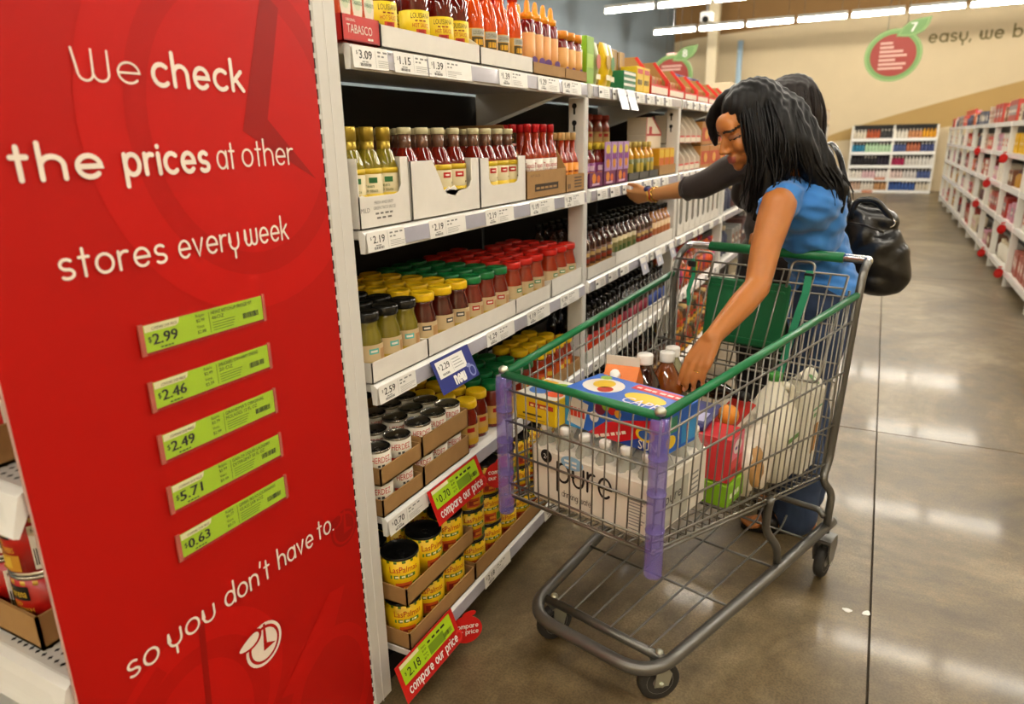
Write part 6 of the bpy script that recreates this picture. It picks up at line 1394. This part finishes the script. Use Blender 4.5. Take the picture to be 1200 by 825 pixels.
# hair
G0 = [(-.425, 2.385, 1.542), (-.470, 2.392, 1.520), (-.500, 2.405, 1.485), (-.511, 2.420, 1.450), (-.510, 2.435, 1.415), (-.500, 2.445, 1.380)]
G1 = [(-.410, 2.365, 1.545), (-.406, 2.308, 1.498), (-.377, 2.286, 1.405), (-.352, 2.285, 1.313), (-.350, 2.29, 1.236), (-.360, 2.30, 1.180)]
G2 = [(-.391, 2.37, 1.552), (-.362, 2.300, 1.488), (-.334, 2.283, 1.387), (-.313, 2.285, 1.300), (-.313, 2.283, 1.225), (-.335, 2.29, 1.159)]
G3 = [(-.365, 2.38, 1.555), (-.318, 2.330, 1.505), (-.290, 2.308, 1.445), (-.272, 2.302, 1.390), (-.262, 2.306, 1.335), (-.264, 2.305, 1.285)]
G4 = [(-.350, 2.40, 1.553), (-.279, 2.352, 1.484), (-.229, 2.335, 1.385), (-.195, 2.35, 1.310), (-.155, 2.37, 1.246), (-.133, 2.385, 1.185)]
G5 = [(-.340, 2.42, 1.551), (-.260, 2.400, 1.485), (-.207, 2.39, 1.397), (-.164, 2.395, 1.321), (-.117, 2.415, 1.243), (-.105, 2.43, 1.175)]
G6 = [(-.340, 2.44, 1.552), (-.272, 2.460, 1.487), (-.226, 2.46, 1.397), (-.181, 2.465, 1.319), (-.130, 2.475, 1.253), (-.105, 2.475, 1.200)]
hb_p = [('e', tuple(ho + hm @ Vector((0, -.030, .052))), (.083, .098, .086), hm)]
for g, rs in ((G0, (.022, .022, .022, .021, .018, .010)), (G2, (.02, .026, .030, .030, .026, .012)), (G3, (.02, .030, .036, .036, .030, .014)), (G4, (.02, .032, .038, .036, .030, .014)), (G5, (.02, .032, .036, .034, .028, .014)), (G6, (.02, .03, .034, .032, .026, .014)), (G1, (.014, .012, .012, .013, .014, .008))):
    off = Vector((.0, .012, -.004)) if g is not G0 else Vector((0, 0, 0)); hb_p += chain([tuple(Vector(p) + off) for p in g], rs)
h1 = child(organic('hair', hb_p, .005, 9, ['hair_black'], None, folds(.003, 5, [((9, 2, .5), 30), ((2, 9, .8), 24)])), w1)
s_ = strands('hair_strands', None, [G0, [tuple(Vector(a) + Vector((.004, .030, .004))) for a in G0]], 24, 'hair_black', .0045, 4, .007); child(s_, w1)
s_ = strands('hair_strands', None, [G1, G2, G3, G4, G5, G6], 230, 'hair_black', .0055, 5, .016, rootj=.006); child(s_, w1)

# ---- woman in the dark brown top reaching to the shelf
w2 = thing('person', 'woman in dark brown three-quarter sleeve top reaching to the shelf, back turned', 'person', (-.36, 2.99, 0))
f2 = Vector((-.75, .66, 0)).normalized(); l2 = Vector((-.66, -.75, 0)).normalized(); TM2 = Matrix((l2, f2, Vector((0, 0, 1)))).transposed()
ho2, hm2 = head_frame((-.345, 2.965, 1.488), (-.86, .50, 0), .30)
hp2, _ = head_prims(ho2, hm2, .97)
S2L, E2L, W2L = (-.475, 2.860, 1.305), (-.665, 2.930, 1.205), (-.878, 3.000, 1.166)
S2R, E2R, W2R = (-.235, 3.105, 1.310), (-.225, 3.165, 1.045), (-.390, 3.215, .930)
h2l, F2 = hand_prims(W2L, (-.92, .18, -.12), (-.05, .55, -.80), (.1, -.75, .6), 'L', (.35, .55, .45), .03, .95)
h2r, _ = hand_prims(W2R, (-.8, .2, -.5), (0, 1, .2), (.4, -.2, .8), 'R', (.3, .4, .4), .03, .95)
tor2 = [('e', (-.345, 2.995, .93), (.160, .110, .110), TM2), ('e', (-.350, 2.985, 1.06), (.132, .098, .120), TM2), ('e', (-.358, 2.978, 1.185), (.150, .112, .110), TM2), ('e', (-.355, 2.98, 1.265), (.165, .098, .075), TM2), ('c', (-.352, 2.98, 1.30), (-.347, 2.972, 1.40), .060, .052), ('c', (-.347, 2.972, 1.40), tuple(ho2 + hm2 @ Vector((0, -.012, -.04))), .052, .052),
        ('c', (-.36, 2.98, 1.30), S2L, .058, .052), ('c', (-.36, 2.98, 1.30), S2R, .058, .052), ('e', (-.475, 2.975, 1.185), (.055, .055, .055), TM2), ('e', (-.410, 3.065, 1.185), (.055, .055, .055), TM2)]
arm2 = chain([S2L, (-.575, 2.90, 1.250), E2L], [.050, .044, .036]) + chain([E2L, (-.740, 2.955, 1.192), W2L], [.037, .036, .024])
arm2r = chain([S2R, (-.225, 3.15, 1.17), E2R], [.050, .043, .036]) + chain([E2R, (-.30, 3.19, .99), W2R], [.036, .034, .024])
leg2 = []
for hip, knee, ank in (((-.385, 2.935, .86), (-.385, 2.94, .47), (-.355, 2.945, .085)), ((-.300, 3.055, .86), (-.310, 3.06, .47), (-.275, 3.065, .085))):
    toe = Vector(ank) + f2 * .17; toe.z = .03; leg2 += chain([hip, knee, ank], [.085, .056, .038]) + chain([ank, (ank[0] + .02, ank[1] - .02, .034), tuple(toe)], [.034, .030, .026])
child(organic('body', hp2 + tor2 + arm2 + arm2r + h2l + h2r + leg2, .0058, 4, ['skin_light']), w2)
tp2 = grow(tor2[:4] + tor2[6:], .010) + [('c', (-.345, 2.99, .93), (-.345, 2.99, .84), .150, .150)] + chain([S2L, (-.575, 2.90, 1.250), (-.650, 2.924, 1.213), (-.705, 2.944, 1.200)], [.062, .058, .053, .047]) + chain([S2R, (-.225, 3.15, 1.17), E2R, (-.27, 3.18, 1.01)], [.062, .056, .05, .046])
child(organic('brown_top', tp2, .0065, 6, ['shirt_brown'], None, folds(.003, 6, [((.4, .3, 1), 70), ((-.6, .2, .8), 55), ((1, .4, -.5), 60)])), w2)
cf = Vector((-.708, 2.945, 1.199)); ax_ = (Vector(W2L) - Vector(E2L)).normalized(); xx = ax_.orthogonal().normalized(); yy = ax_.cross(xx)
child(MB().tube([cf + (xx * math.cos(a) + yy * math.sin(a)) * .0475 for a in [2 * PI * i / 20 for i in range(20)]], .004, 'shirt_brown', 6, True).build('sleeve_cuff'), w2)
tr2 = [('e', (-.345, 2.995, .88), (.168, .118, .11), TM2)]
for hip, knee, ank in (((-.385, 2.935, .84), (-.385, 2.94, .47), (-.355, 2.945, .085)), ((-.300, 3.055, .84), (-.310, 3.06, .47), (-.275, 3.065, .085))): tr2 += chain([hip, knee, (ank[0], ank[1], .075)], [.098, .075, .070])
child(organic('trousers', tr2, .009, 4, ['trouser_black'], None, folds(.004, 2, [((.3, .2, 1), 55), ((-.5, .6, 1), 40)])), w2)
for ank in ((-.355, 2.945), (-.275, 3.065)):
    a_ = Vector((ank[0], ank[1], .030)) - f2 * .035; b_ = Vector((ank[0], ank[1], .026)) + f2 * .185
    child(organic('shoe', chain([tuple(a_), tuple(a_ * .5 + b_ * .5 + Vector((0, 0, .012))), tuple(b_)], [.040, .044, .034]), .006, 4, ['sandal_black'], None, None), w2).location.z = .012
wc = Vector(W2L) + (Vector(W2L) - Vector(E2L)).normalized() * -.012
for k, (mt_, rr_, of) in enumerate((('gold_ring', .030, -.010), (C('#a8321e', .3), .029, .000), (C('#c9a23a', .3), .0285, .010))):
    child(MB().tube([wc + ax_ * (of + .003 * math.sin(a * 6)) + (xx * math.cos(a) + yy * math.sin(a)) * rr_ for a in [2 * PI * i / 30 for i in range(30)]], .0045, mt_ if isinstance(mt_, str) else mt_, 6, True).build('bracelet'), w2)
wt = MB().lathe([(.0, .012), (.013, .012), (.018, .006), (.018, 0), (.0, 0)], 14, C('#2a2f5a', .2), T(*(wc + ax_ * .028 + Vector((.004, -.012, .026)))) @ RX(.5)); child(wt.build('watch'), w2)
# dark brown hair, seen from behind
gs2 = []
for k in range(9):
    a = math.radians(-115 + k * 32); dv = (l2 * math.cos(a) - f2 * math.sin(a) * 1.0)
    ox, oy = dv.x, dv.y
    gs2.append([(-.345 + ox * .02, 2.96 + oy * .02, 1.600), (-.345 + ox * .085, 2.96 + oy * .085, 1.565), (-.343 + ox * .108, 2.965 + oy * .108, 1.490), (-.335 + ox * .108, 2.965 + oy * .108, 1.400), (-.325 + ox * .115, 2.965 + oy * .115, 1.320), (-.315 + ox * .105, 2.965 + oy * .105, 1.250)])
back2 = [g for g in gs2]
hp_ = [('e', tuple(ho2 + hm2 @ Vector((0, -.022, .045))), (.082, .098, .084), hm2)]
for g in gs2[1:8]: hp_ += chain([tuple(Vector(p) * .9 + Vector((-.345, 2.965, p[2])) * .1) for p in g], (.02, .028, .030, .030, .028, .014))
child(organic('hair', hp_, .0075, 6, ['hair_brown'], None, folds(.002, 5, [((9, 2, .5), 30), ((2, 9, .8), 24)])), w2)
child(strands('hair_strands', None, gs2[0:9], 200, 'hair_brown', .0050, 9, .010, rootj=.005), w2)

# ---- black handbag on the far woman's shoulder
hbg = thing('handbag', 'slouchy black leather handbag hanging behind the woman in blue', 'bag', (.0, 2.93, .80))
bagp = [('e', (.020, 2.935, .965), (.105, .070, .130), Matrix.Rotation(-.35, 3, 'Y')), ('e', (.066, 2.935, .925), (.072, .062, .105), Matrix.Rotation(-.3, 3, 'Y')), ('e', (-.030, 2.935, 1.02), (.072, .062, .125), Matrix.Rotation(-.25, 3, 'Y')), ('e', (.030, 2.935, .875), (.095, .062, .065)), ('c', (-.075, 2.935, 1.125), (.03, 2.935, 1.09), .038, .045)]
def bg_f(co):
    return .003 * np.sin(co[:, 0] * 60 + 3 * np.sin(co[:, 2] * 22)) * np.clip((co[:, 2] - .86) * 6, 0, 1) + .0015 * np.sin(co[:, 2] * 75 + co[:, 0] * 30)
child(organic('pouch', bagp, .006, 8, ['leather_black'], None, bg_f), hbg)
child(MB().tube(bez([(-.085, 2.905, 1.10), (-.075, 2.895, 1.17), (-.01, 2.895, 1.175), (.045, 2.90, 1.11), (.050, 2.905, 1.075)], .06, 8), .011, 'leather_black', 8, flat=.6).build('handle'), hbg)
child(MB().tube(bez([(-.080, 2.945, 1.11), (-.065, 2.94, 1.16), (-.0, 2.94, 1.155), (.035, 2.945, 1.10)], .05, 8), .010, 'leather_black', 8, flat=.6).build('handle'), hbg)
child(MB().tube(bez([(-.090, 2.93, 1.12), (-.115, 2.95, 1.22), (-.155, 3.02, 1.335), (-.200, 3.10, 1.380), (-.225, 3.165, 1.33), (-.16, 3.08, 1.17), (-.075, 2.965, 1.11)], .05, 6), .010, 'leather_black', 8, flat=.45).build('shoulder_strap'), hbg)
for p in ((-.088, 2.915, 1.135), (.048, 2.90, 1.09)): child(MB().tube([(p[0] + .014 * math.cos(a), p[1], p[2] + .014 * math.sin(a)) for a in [2 * PI * i / 14 for i in range(14)]], .003, 'chrome', 6, True).build('ring'), hbg)
child(MB().tube([(-.10, 2.868, 1.09), (-.04, 2.860, 1.085), (.03, 2.862, 1.06)], .004, 'sandal_black', 6).build('zip'), hbg)
